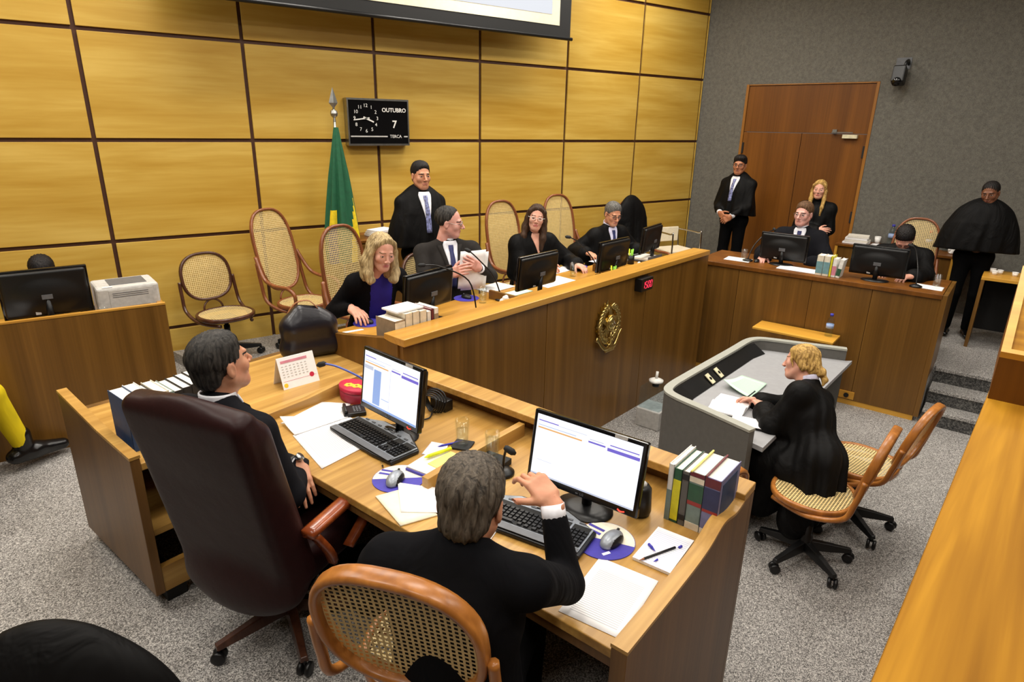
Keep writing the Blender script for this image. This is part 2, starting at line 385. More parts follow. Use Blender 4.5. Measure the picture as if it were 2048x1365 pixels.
def wall_right():
    b = MB(); n = 9.4; p = [WF(0, 0), WF(n, 0), WF(n, .2), WF(0, .2)]
    # door opening between .64 and 2.24 along the wall, up to z 2.61
    for a0, a1, z0, z1 in ((-.02, .64, NEAR, CEIL), (2.245, n, NEAR, CEIL), (.64, 2.245, 2.612, CEIL)):
        q = [WF(a0, 0), WF(a1, 0), WF(a1, .2), WF(a0, .2)]; b.prism([(x, y) for x, y, _ in q], z0, z1)
    struct(b.obj('wall_right', 'wall_fabric'))
    d = D.objects.new('door_1', None); COL.objects.link(d); d.location = WF(.64, 0); d.rotation_euler = (0, 0, WF.a); d['kind'] = 'structure'
    L = 1.605
    m = MB(); m.bb(0, .035, -.008, .12, 0, 2.61).bb(L-.035, L, -.008, .12, 0, 2.61).bb(.035, L-.035, -.004, .12, 2.595, 2.61); m.obj('door_frame', 'door_trim', d, bevel=.003)
    MB().bb(.037, L-.037, .012, .05, 2.012, 2.593).obj('transom_panel', 'door_wood', d, bevel=.002)
    for x0, x1, hx in ((.037, .797, .045), (.803, L-.037, L-.045)):
        lf = MB().bb(x0, x1, .012, .05, .01, 2.006).obj('door_leaf', 'door_wood', d, bevel=.002)
        for z in (1.80, 1.0, .2): MB().bb(hx-.012, hx+.012, -.004, .012, z-.07, z+.07).obj('hinge', 'black_matte', lf)
    c = MB().bb(1.30, 1.47, -.05, .012, 1.955, 2.0).obj('door_closer', 'beige_plastic', d, bevel=.004)
    m = MB(); m.box((1.29, -.035, 2.025), (.24, .016, .012), rotm('Z', .12)).bb(1.17, 1.22, -.02, .012, 2.015, 2.06); m.obj('closer_arm', 'steel', c)
wall_right()
def other_walls():
    # the unseen far sides and the ceiling close the room
    struct(MB().bb(-7.2, -7, -13, .2, NEAR, CEIL).obj('wall_left', 'plaster'))
    struct(MB().bb(-7.2, 13, -13.2, -13, WELL, CEIL).obj('wall_front', 'plaster'))
    struct(MB().bb(-7.2, -4.0*1.2196, 0, .2, NEAR, CEIL).obj('wall_back_left', 'plaster'))
    struct(MB().bb(-7.2, 13, -13.2, .3, CEIL, CEIL+.1).obj('ceiling', 'ceiling_white'))
    names = ('left', 'centre left', 'centre right', 'right'); rows = ('gallery', 'near desk', 'well', 'panelled wall')
    proto = None
    for i, (x, y) in enumerate(LAMPS):
        t = thing('ceiling_light', 'flush rectangular ceiling light, %s in the row above the %s' % (names[i//4], rows[i % 4]), 'ceiling light', (x, y, CEIL), 0, 'rectangular ceiling lights')
        if proto is None:
            m = MB(); m.bb(-.64, .64, -.29, -.26, -.06, 0).bb(-.64, .64, .26, .29, -.06, 0).bb(-.64, -.61, -.26, .26, -.06, 0).bb(.61, .64, -.26, .26, -.06, 0)
            proto = (m.obj('housing', 'white_plastic', t), MB().bb(-.61, .61, -.26, .26, -.03, -.02).obj('diffuser', 'lamp_diffuser', t))
        else:
            for p in proto: c = p.copy(); COL.objects.link(c); c.parent = t
other_walls()
def stairs():
    t = thing('stone_stairs', 'dark granite steps rising from the well beside the side bench', 'stairs', RF(2.08, 0, WELL), RF.a)
    for i in range(3):
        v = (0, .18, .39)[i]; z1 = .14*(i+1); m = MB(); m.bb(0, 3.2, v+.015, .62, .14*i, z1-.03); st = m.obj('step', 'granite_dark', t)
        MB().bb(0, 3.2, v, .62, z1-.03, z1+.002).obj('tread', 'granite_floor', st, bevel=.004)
stairs()

# ------------------------------------------------------------------ benches and desks
def main_bench():
    L = 3.86
    t = thing('judges_bench', 'long brown veneered judges bench facing the well with a light ledge', 'bench', MF(0, 0, 0), MF.a)
    for x0, x1 in ((0, 1.30), (1.306, 2.69), (2.696, L+.04)):
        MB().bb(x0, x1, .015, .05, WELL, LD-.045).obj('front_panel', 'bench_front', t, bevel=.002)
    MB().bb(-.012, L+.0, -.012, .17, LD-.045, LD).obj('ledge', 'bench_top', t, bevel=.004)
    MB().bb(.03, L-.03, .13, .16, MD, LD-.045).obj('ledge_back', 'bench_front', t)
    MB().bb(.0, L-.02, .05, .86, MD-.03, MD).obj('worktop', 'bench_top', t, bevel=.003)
    # end panel with a top edge that sinks towards the seats
    m = MB(); poly = [(.05, -.10), (.05, LD-.047), (.17, LD-.03), (.55, .80), (.86, .755), (.86, -.10)]
    n = len(poly); m.add([(-.012, y, z) for y, z in poly]+[(.03, y, z) for y, z in poly], [tuple(range(n)), tuple(range(2*n-1, n-1, -1))]+[(i, n+i, n+(i+1) % n, (i+1) % n) for i in range(n)])
    m.obj('end_panel', 'bench_front', t, bevel=.002)
    for x in (1.42, 2.86):
        MB().bb(x, x+.025, .16, .70, MD, MD+.07).obj('divider', 'bench_front', t, bevel=.002)
main_bench()
def side_bench():
    L = 2.02
    t = thing('side_bench', 'brown veneered side bench with a flat top by the grey wall', 'bench', RF(0, 0, 0), RF.a)
    for x0, x1 in ((-.16, .30), (.303, .99), (.993, 1.50), (1.503, L)):
        MB().bb(x0, x1, .015, .05, WELL+.05, RB-.04).obj('front_panel', 'bench_front', t, bevel=.002)
    MB().bb(-.16, L, .02, .05, WELL, WELL+.05).obj('plinth', 'stand_wood', t)
    MB().bb(-.16, L+.01, 0, .72, RB-.04, RB).obj('worktop', 'door_wood', t, bevel=.003)
    m = MB(); poly = [(.0, WELL+.05), (.0, RB), (.55, RB), (.72, RB), (.62, 0.0), (.36, 0.0), (.2, -.16)]
    n = len(poly); m.add([(L, y, z) for y, z in poly]+[(L+.04, y, z) for y, z in poly], [tuple(range(n)), tuple(range(2*n-1, n-1, -1))]+[(i, n+i, n+(i+1) % n, (i+1) % n) for i in range(n)])
    m.obj('end_panel', 'bench_front', t, bevel=.002)
    s = MB().bb(1.40, 1.53, .004, .015, -.36, -.285).obj('socket_plate', 'stand_wood', t, bevel=.002)
    MB().lathe([(0, 0), (.022, 0), (.022, .01), (0, .01)], 14).obj('socket', 'black_plastic', s).matrix_local = frame((1.465, .0, -.322), (1, 0, 0), (0, 0, 1))
side_bench()
def slab_poly(poly, z0, z1, name, mat, parent, bevel=.003):
    m = MB(); m.prism(poly, z0, z1); return m.obj(name, mat, parent, bevel=bevel)
def profile_panel(x0, x1, poly, name, mat, parent, bevel=.002):
    """panel standing across x with an outline in y,z (given counter-clockwise seen from +x)"""
    n = len(poly); m = MB(); m.add([(x0, y, z) for y, z in poly]+[(x1, y, z) for y, z in poly], [tuple(range(n-1, -1, -1)), tuple(range(n, 2*n))]+[(i, (i+1) % n, n+(i+1) % n, n+i) for i in range(n)])
    return m.obj(name, mat, parent, bevel=bevel)
def near_desk():
    t = thing('clerks_desk', 'wide wooden two-seat desk with raised front ledge and low dividers', 'desk', NF(0, 0, 0), NF.a)
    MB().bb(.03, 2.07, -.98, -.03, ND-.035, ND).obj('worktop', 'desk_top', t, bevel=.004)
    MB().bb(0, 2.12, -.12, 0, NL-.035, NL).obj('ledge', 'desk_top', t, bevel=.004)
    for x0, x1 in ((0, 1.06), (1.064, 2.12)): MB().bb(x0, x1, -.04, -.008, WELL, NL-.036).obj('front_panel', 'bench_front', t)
    # curved end board: level by the seat, sweeping up to the ledge
    def board(x0, x1, yb, bot, name, mat, lo):
        top = [(yb, lo), (-.62, lo+.005), (-.45, lo+.02), (-.32, lo+.055), (-.2, NL-.045), (-.121, NL-.036)]
        profile_panel(x0, x1, [(yb, bot), (-.04, bot), (-.04, NL-.036), (-.121, NL-.036)]+top[::-1][1:], name, mat, t)
        m = MB(); fine = smooth_path([(0, y, z) for y, z in top], 5); V = []
        for p in fine: V += [(x0-.002, p.y, p.z), (x1+.002, p.y, p.z), (x1+.002, p.y, p.z+.012), (x0-.002, p.y, p.z+.012)]
        F = [(3, 2, 1, 0), tuple(len(V)-4+i for i in range(4))]
        for i in range(len(fine)-1): F += [(4*i+k, 4*i+(k+1) % 4, 4*i+4+(k+1) % 4, 4*i+4+k) for k in range(4)]
        m.add(V, F).obj('end_rim', 'desk_top', t)
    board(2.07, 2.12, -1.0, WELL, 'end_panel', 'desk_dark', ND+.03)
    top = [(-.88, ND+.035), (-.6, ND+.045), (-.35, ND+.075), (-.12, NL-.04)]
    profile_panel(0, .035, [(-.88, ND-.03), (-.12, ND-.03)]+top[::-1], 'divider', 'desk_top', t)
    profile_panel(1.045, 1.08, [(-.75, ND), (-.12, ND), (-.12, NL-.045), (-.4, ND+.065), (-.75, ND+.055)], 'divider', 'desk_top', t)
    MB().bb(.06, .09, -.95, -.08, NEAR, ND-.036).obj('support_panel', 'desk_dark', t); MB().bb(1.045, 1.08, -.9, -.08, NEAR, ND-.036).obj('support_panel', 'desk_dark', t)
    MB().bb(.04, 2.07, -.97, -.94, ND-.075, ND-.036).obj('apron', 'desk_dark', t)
    # wing on the left
    w = thing('desk_wing', 'wooden side wing of the clerks desk carrying calendar and bag', 'desk', NF(0, 0, 0), NF.a)
    MB().bb(-.80, -.003, -1.40, -.02, ND-.035, ND).obj('worktop', 'desk_top', w, bevel=.004)
    profile = [(-.80, ND-.20), (-.02, ND-.20), (-.02, ND+.03), (-.4, ND+.06), (-.80, ND+.10)]
    m = MB(); po = [(-.82, .0-.03), (.0, -.03), (.0, ND+.03), (-.35, ND+.05), (-.82, ND+.11)]
    n = len(po); m.add([(x, -1.44, z) for x, z in po]+[(x, -1.40, z) for x, z in po], [tuple(range(n)), tuple(range(2*n-1, n-1, -1))]+[(i, n+i, n+(i+1) % n, (i+1) % n) for i in range(n)])
    m.obj('end_panel', 'desk_dark', w, bevel=.002)
    m = MB(); m.add([(-.822, -1.442, ND+.108), (-.35, -1.442, ND+.05), (.002, -1.442, ND+.03), (.002, -1.398, ND+.03), (-.35, -1.398, ND+.05), (-.822, -1.398, ND+.108)]+
                    [(-.822, -1.442, ND+.122), (-.35, -1.442, ND+.064), (.002, -1.442, ND+.044), (.002, -1.398, ND+.044), (-.35, -1.398, ND+.064), (-.822, -1.398, ND+.122)],
                    [(0, 1, 4, 5), (1, 2, 3, 4), (6, 11, 10, 7), (7, 10, 9, 8), (0, 6, 7, 1), (1, 7, 8, 2), (3, 9, 10, 4), (4, 10, 11, 5), (2, 8, 9, 3), (0, 5, 11, 6)]); m.obj('end_rim', 'desk_top', w)
    MB().bb(-.78, -.02, -1.39, -1.3, NEAR, 0-.03).obj('plinth', 'black_matte', w)
    MB().bb(-.82, -.78, -1.40, -.05, NEAR, ND+.001).obj('back_panel', 'desk_dark', w)
    MB().bb(-.04, -.005, -1.40, -1.0, 0.05-.08, .10).obj('foot_rail', 'desk_top', w)
    MB().bb(-.6, -.04, -1.395, -1.1, .25, .28).obj('shelf', 'desk_top', w)
near_desk()
def printer_desk():
    t = thing('side_desk', 'plain brown desk with raised front against the panelled wall', 'desk', (0, -1.44, NEAR), 0)
    h = .81-NEAR
    MB().bb(-2.2, .17, 0, .03, 0, h).obj('front_panel', 'bench_front', t)
    MB().bb(-2.2, .17, -.003, .033, h, h+.012).obj('front_rim', 'bench_top', t)
    m = MB(); m.bb(.135, .17, .031, .75, 0, h-.03); m.obj('end_panel', 'bench_front', t); MB().bb(-2.2, .134, .031, .75, .73, .76).obj('worktop', 'bench_top', t)
    MB().bb(-2.2, -2.165, .031, .75, 0, .729).obj('end_panel', 'bench_front', t); MB().bb(.134, .171, .031, .75, h-.03, h-.015).obj('end_rim', 'bench_top', t)
printer_desk()
def gallery_rail():
    t = thing('gallery_rail', 'broad golden wooden rail cap in the foreground right', 'rail', (.524, -6.031, 0), rad(13.8))
    MB().bb(-2.5, 3.0, -.62, 0, 1.255, 1.30).obj('rail_cap', 'rail_wood', t, bevel=.006)
    MB().bb(-2.5, 3.0, -.58, -.03, WELL, 1.254).obj('parapet', 'desk_dark', t)
gallery_rail()
# ------------------------------------------------------------------ figures: smooth volumes meshed with surface nets
class SDF:
    def __init__(s, lo, hi, h):
        s.h = h; s.lo = np.array(lo, float); n = np.ceil((np.array(hi)-s.lo)/h).astype(int)+1; s.n = n
        s.v = np.full(n, 1.0, np.float32); s.ax = [s.lo[i]+h*np.arange(n[i]) for i in range(3)]
    def reg(s, lo, hi):
        a = np.clip(np.floor((lo-s.lo)/s.h).astype(int), 0, s.n); b = np.clip(np.ceil((hi-s.lo)/s.h).astype(int)+1, 0, s.n)
        sl = tuple(slice(a[i], b[i]) for i in range(3))
        if any(b[i] <= a[i] for i in range(3)): return None, None
        X, Y, Z = np.meshgrid(s.ax[0][sl[0]], s.ax[1][sl[1]], s.ax[2][sl[2]], indexing='ij')
        return sl, np.stack((X, Y, Z), -1)
    def comb(s, sl, d, k, op):
        a = s.v[sl]
        if op == 'sub': d = -d; 
        if op == 'add':
            if k: h = np.maximum(k-np.abs(a-d), 0)/k; r = np.minimum(a, d)-h*h*k*.25
            else: r = np.minimum(a, d)
        else:
            if k: h = np.maximum(k-np.abs(a-d), 0)/k; r = np.maximum(a, d)+h*h*k*.25
            else: r = np.maximum(a, d)
        s.v[sl] = r
    def cone(s, a, b, ra, rb, k=.02, flat=None, op='add'):
        a = np.array(a, float); b = np.array(b, float); m = max(ra, rb)+k+.03
        sl, p = s.reg(np.minimum(a, b)-m, np.maximum(a, b)+m)
        if sl is None: return s
        ab = b-a; q = p-a; t = np.clip((q@ab)/max(ab@ab, 1e-9), 0, 1); w = q-t[..., None]*ab
        if flat is not None:
            ax, f = flat; ax = np.array(ax, float); ax /= np.linalg.norm(ax); c = w@ax; w = w+(c*(1/f-1))[..., None]*ax
        d = np.linalg.norm(w, axis=-1)-(ra+(rb-ra)*t)
        s.comb(sl, d, k, op); return s
    def chain(s, pts, rs, k=.02, flat=None):
        for i in range(len(pts)-1): s.cone(pts[i], pts[i+1], rs[i], rs[i+1], k, flat)
        return s
    def ell(s, c, r, k=.02, R=None, op='add'):
        c = np.array(c, float); r = np.array(r, float); m = r.max()+k+.03
        sl, p = s.reg(c-m, c+m)
        if sl is None: return s
        q = p-c
        if R is not None: q = q@R
        k0 = np.linalg.norm(q/r, axis=-1); k1 = np.linalg.norm(q/(r*r), axis=-1)+1e-9
        s.comb(sl, k0*(k0-1)/k1, k, op); return s
    def box(s, c, half, rd=.01, k=.02, R=None, op='add'):
        c = np.array(c, float); half = np.array(half, float)-rd; m = np.linalg.norm(half)+rd+k+.03
        sl, p = s.reg(c-m, c+m)
        if sl is None: return s
        q = p-c
        if R is not None: q = q@R
        q = np.abs(q)-half; d = np.linalg.norm(np.maximum(q, 0), axis=-1)+np.minimum(q.max(-1), 0)-rd
        s.comb(sl, d, k, op); return s
    def plane(s, p0, nrm, k=.01):
        """remove everything on the side the normal points to"""
        nrm = np.array(nrm, float); nrm /= np.linalg.norm(nrm)
        sl, p = s.reg(s.lo-1, s.lo+s.n*s.h+1); s.comb(sl, (p-np.array(p0))@nrm, k, 'int'); return s
    def mesh(s):
        v = s.v; sg = v < 0; nx, ny, nz = v.shape
        cnt = np.zeros((nx-1, ny-1, nz-1), np.int8)
        for i in (0, 1):
            for j in (0, 1):
                for k in (0, 1): cnt += sg[i:nx-1+i, j:ny-1+j, k:nz-1+k]
        mk = (cnt > 0) & (cnt < 8); ii, jj, kk = np.nonzero(mk); idx = np.full(mk.shape, -1, np.int64); idx[ii, jj, kk] = np.arange(len(ii))
        acc = np.zeros((len(ii), 3)); c = np.zeros(len(ii)); cor = [(i, j, k) for i in (0, 1) for j in (0, 1) for k in (0, 1)]
        for A in cor:
            for ax in range(3):
                if A[ax]: continue
                B = list(A); B[ax] = 1; va = v[ii+A[0], jj+A[1], kk+A[2]]; vb = v[ii+B[0], jj+B[1], kk+B[2]]; cr = (va < 0) != (vb < 0)
                t = np.where(cr, va/np.where(va == vb, 1, va-vb), 0); pos = np.array(A, float)+t[:, None]*(np.array(B)-np.array(A)); acc += pos*cr[:, None]; c += cr
        V = s.lo+(np.stack((ii, jj, kk), 1)+acc/np.maximum(c, 1)[:, None])*s.h
        F = []
        for ax in range(3):
            a = [slice(1, -1)]*3; b = [slice(1, -1)]*3; a[ax] = slice(0, -1); b[ax] = slice(1, None)
            A = sg[tuple(a)]; Bm = sg[tuple(b)]; df = np.nonzero(A != Bm)
            g = [df[i]+(0 if i == ax else 1) for i in range(3)]; fl = A[df]
            u, w = (ax+1) % 3, (ax+2) % 3
            def cell(du, dw):
                q = [g[0].copy(), g[1].copy(), g[2].copy()]; q[u] -= du; q[w] -= dw; return idx[q[0], q[1], q[2]]
            Q = np.stack((cell(1, 1), cell(0, 1), cell(0, 0), cell(1, 0)), 1); Q[~fl] = Q[~fl][:, ::-1]; F.append(Q)
        return V, np.concatenate(F)
def nv(a): a = np.array(a, float); return a/np.linalg.norm(a)
def smooth_mesh(V, F, it=2):
    e = np.concatenate([F[:, [0, 1]], F[:, [1, 2]], F[:, [2, 3]], F[:, [3, 0]]]); e = np.concatenate([e, e[:, ::-1]])
    d = np.bincount(e[:, 0], minlength=len(V))[:, None]+1e-9
    for _ in range(it):
        a = np.stack([np.bincount(e[:, 0], V[e[:, 1], i], len(V)) for i in range(3)], 1)/d; V = V*.5+a*.5
    return V
def rows(R): return np.array(R, float)

# head template: y forward, x to the figure's right, origin between the ears
def make_head(fem):
    s = SDF((-.105, -.135, -.215), (.105, .145, .135), .0036); j = .88 if fem else 1
    s.ell((0, -.015, .036), (.075, .094, .083), 0); s.ell((0, .028, -.028), (.061*j, .06, .084), .03)
    s.ell((0, .060, -.094), (.026*j, .022, .019), .035)
    for x in (-1, 1):
        s.cone((x*.054*j, -.008, -.045), (x*.022*j, .054, -.092), .019, .017, .03)
        s.ell((x*.043, .058, -.022), (.02, .02, .022) if not fem else (.021, .022, .024), .02)
    bw = .010 if not fem else .007; s.cone((-.034, .079-.003*fem, .024), (.034, .079-.003*fem, .024), bw, bw, .016)
    for x in (-1, 1): s.ell((x*.032, .096, .003), (.018, .015, .0115), .010, op='sub')
    for x in (-1, 1): s.ell((x*.032, .0735, .003), (.0135, .0125, .0115), .002)
    for x in (-1, 1): s.cone((x*.02, .0855, .0115), (x*.045, .0785, .011), .0035, .0035, .003)
    s.cone((0, .088-.002*fem, .012), (0, .1135 if not fem else .1045, -.028), .0065-.001*fem, .0115-.0025*fem, .012)
    for x in (-1, 1): s.ell((x*.0125, .099, -.032), (.0085, .009, .007), .007)
    s.cone((-.021, .083, -.0575), (.021, .083, -.0575), .0045, .0045, .006); s.cone((0, .0885, -.0575), (0, .0885, -.0575), .006, .006, .008)
    s.cone((-.016, .084, -.068), (.016, .084, -.068), .0055, .0055, .006); s.cone((-.022, .091, -.0628), (.022, .091, -.0628), .0022, .0022, .002, op='sub')
    for x in (-1, 1):
        s.ell((x*.0775, -.012, -.006), (.008, .019, .031), .005); s.ell((x*.086, -.006, -.003), (.006, .010, .018), .004, op='sub')
    s.cone((0, -.024, -.07), (0, -.05, -.21), .053*j, .056*j, .03)
    V, F = s.mesh(); V = smooth_mesh(V, F, 1)
    c = V[F].mean(1); mi = np.zeros(len(F), int); ax = np.abs(c[:, 0])
    lips = (ax < .022-np.abs(c[:, 2]+.0628)*.9) & (np.abs(c[:, 2]+.0625) < (.0075 if not fem else .0088)) & (c[:, 1] > .078)
    r = np.hypot(ax-.032, (c[:, 2]-.002)*2.3); eye = (r < .0125) & (c[:, 1] > .07) & (c[:, 2] < .011); iris = (np.hypot(ax-.032, c[:, 2]-.0025) < .006) & (r < .0125) & (c[:, 1] > .07)
    brow = (ax > .013) & (ax < .052) & (np.abs(c[:, 2]-.0235-.003*fem+.25*np.maximum(ax-.035, 0)) < (.0044 if not fem else .0026)) & (c[:, 1] > .06)
    mi[lips] = 1; mi[eye] = 2; mi[iris] = 3; mi[brow] = 4
    return V, F, mi
HEADS = {0: make_head(0), 1: make_head(1)}
# hand template by curl: fingers +y, palm down (-z), thumb on -x (a right hand)
HANDS = {}
def make_hand(curl, spread, thumb, res):
    key = (tuple(curl), spread, thumb, res)
    if key in HANDS: return HANDS[key]
    s = SDF((-.085, -.075, -.115), (.06, .20, .05), res)
    s.cone((0, -.022, 0), (0, .012, 0), .027, .027, 0, ((0, 0, 1), .80)); s.box((.0, .048, 0), (.0395, .042, .0125), .012, .02)
    s.ell((-.022, .028, -.008), (.017, .028, .013), .015); s.ell((.024, .03, -.007), (.013, .028, .011), .015)
    bx = (-.0295, -.0095, .0105, .029); by = (.086, .09, .086, .077); ln = (1.0, 1.1, 1.03, .82)
    for i in range(4):
        p = np.array((bx[i], by[i]-.004, .001)); a = 0; sp = (i-1.4)*spread
        for q, (l, r0, r1) in enumerate(((.042, .0098, .0088), (.026, .0088, .008), (.021, .008, .0066))):
            a += curl[i]*(.8, 1.1, .7)[q]; d = np.array((math.sin(sp)*math.cos(a), math.cos(sp)*math.cos(a), -math.sin(a))); e = p+d*l*ln[i]
            s.cone(p, e, r0, r1, .006 if q == 0 else .002); p = e
    p = np.array((-.026, .018, -.006)); d = nv((-.75, .62, -.25+0*thumb))
    for q, (l, r0, r1) in enumerate(((.04, .0145, .0115), (.032, .0112, .0102), (.025, .0098, .0076))):
        e = p+d*l; s.cone(p, e, r0, r1, .008 if q == 0 else .002); p = e; d = nv(d+thumb*np.array((.45, .25, -.45)))
    HANDS[key] = s.mesh(); return HANDS[key]
def hair_shape(style):
    s = SDF((-.17, -.20, -.36), (.17, .17, .17), .0052)
    s.ell((0, -.021, .042), (.0815, .0995, .0855), 0)
    if style in ('short', 'crop', 'receding', 'puffy'):
        if style == 'crop': s = SDF((-.12, -.15, -.12), (.12, .12, .15), .0048); s.ell((0, -.019, .040), (.0795, .0975, .0845), 0)
        if style == 'puffy': s.ell((0, .0, .085), (.075, .085, .05), .03); s.ell((-.02, .05, .095), (.05, .035, .03), .02)
        if style == 'short': s.ell((0, -.005, .082), (.062, .07, .042), .03); s.ell((0, -.066, -.03), (.06, .042, .048), .03)
        y0 = dict(short=.07, crop=.072, receding=.035, puffy=.084)[style]
        s.plane((0, y0+.006, .070), (0, .86, -.51), .02)
        for x in (-1, 1): s.ell((x*.087, .0, -.008), (.02, .026, .034), .01, op='sub')
    elif style == 'bun':
        for x in (-1, 1): s.cone((x*.06, .03, .06), (x*.072, -.03, -.05), .03, .022, .03)
        s.ell((0, -.08, -.03), (.06, .05, .06), .03); s.ell((0, -.128, -.055), (.034, .034, .036), .012)
        s.plane((0, .078, .07), (0, .86, -.5), .015)
        s.chain([(0, -.14, -.06), (.012, -.155, -.1), (.005, -.15, -.14)], (.018, .02, .008), .01)
        for x in (-1, 1): s.chain([(x*.068, .05, .05), (x*.076, .045, 0), (x*.072, .03, -.05)], (.008, .008, .004), .008)
    else:
        s.plane((0, .066 if style == 'wavy' else .076, .078), (0, .85, -.52), .015)
        if style == 'wavy':
            for x in (-1, 1):
                s.chain([(x*.02, .045, .104), (x*.064, .034, .068), (x*.086, .02, .0), (x*.092, .025, -.07), (x*.10, .05, -.13), (x*.085, .07, -.17), (x*.06, .065, -.175)], (.013, .016, .02, .028, .032, .028, .014), .016)
                s.chain([(x*.065, -.025, .02), (x*.085, -.03, -.08), (x*.085, -.01, -.16), (x*.10, .01, -.18)], (.032, .036, .036, .02), .03)
            s.chain([(0, -.08, 0), (0, -.09, -.10), (0, -.07, -.18)], (.07, .07, .06), .04)
        elif style == 'straight':
            for x in (-1, 1):
                s.chain([(x*.022, .058, .092), (x*.066, .036, .06), (x*.082, .012, -.01), (x*.088, .015, -.10), (x*.092, .035, -.18), (x*.088, .045, -.28)], (.014, .018, .021, .026, .03, .018), .018)
                s.chain([(x*.06, -.03, .02), (x*.075, -.035, -.1), (x*.08, .0, -.25)], (.035, .04, .03), .03)
            s.chain([(0, -.075, .0), (0, -.09, -.12), (0, -.08, -.28)], (.07, .07, .05), .04)
        elif style == 'longblond':
            for x in (-1, 1): s.chain([(x*.024, .058, .09), (x*.066, .036, .055), (x*.08, .015, -.02), (x*.08, .05, -.12), (x*.074, .085, -.22), (x*.064, .095, -.33)], (.013, .017, .02, .024, .022, .01), .016)
            s.chain([(0, -.07, .0), (0, -.08, -.1), (0, -.07, -.2)], (.065, .065, .05), .04)
    V, F = s.mesh(); V = smooth_mesh(V, F, 1); th = np.arctan2(V[:, 0], V[:, 1]); r = V/np.linalg.norm(V, axis=1)[:, None]
    V = V+r*(.0022*np.sin(th*23+V[:, 2]*60)+.0018*np.sin(th*41+V[:, 2]*35+1))[:, None]
    return V, F
HAIRS = {}
def hair_mesh(st):
    if st not in HAIRS: HAIRS[st] = hair_shape(st)
    return HAIRS[st]
def ik(S, W, l1, l2, pole):
    S, W = np.array(S, float), np.array(W, float); d = W-S; L = np.linalg.norm(d)
    if L > (l1+l2)*.995: k = L/((l1+l2)*.995); l1 *= k; l2 *= k
    a = (l1*l1-l2*l2+L*L)/(2*L); h = math.sqrt(max(l1*l1-a*a, 0)); u = d/L; p = np.array(pole, float); p = p-u*(p@u); p /= np.linalg.norm(p)+1e-9
    return S+u*a+p*h
def euler(yaw, pitch, roll): return np.array(Matrix.Rotation(yaw, 3, 'Z') @ Matrix.Rotation(pitch, 3, 'X') @ Matrix.Rotation(roll, 3, 'Y'))
STAND = dict(pel=(0, 0, .95), chest=(0, .01, 1.26), neck=(0, -.01, 1.455), head=(0, .035, 1.625), hipL=(-.09, 0, .93), hipR=(.09, 0, .93), kneeL=(-.10, .02, .50), kneeR=(.10, .02, .50), ankL=(-.10, -.02, .085), ankR=(.10, -.02, .085))
SIT = dict(pel=(0, 0, .53), chest=(0, .02, .84), neck=(0, .02, 1.03), head=(0, .06, 1.20), hipL=(-.09, .02, .52), hipR=(.09, .02, .52), kneeL=(-.11, .44, .53), kneeR=(.11, .44, .53), ankL=(-.11, .40, .09), ankR=(.11, .40, .09))
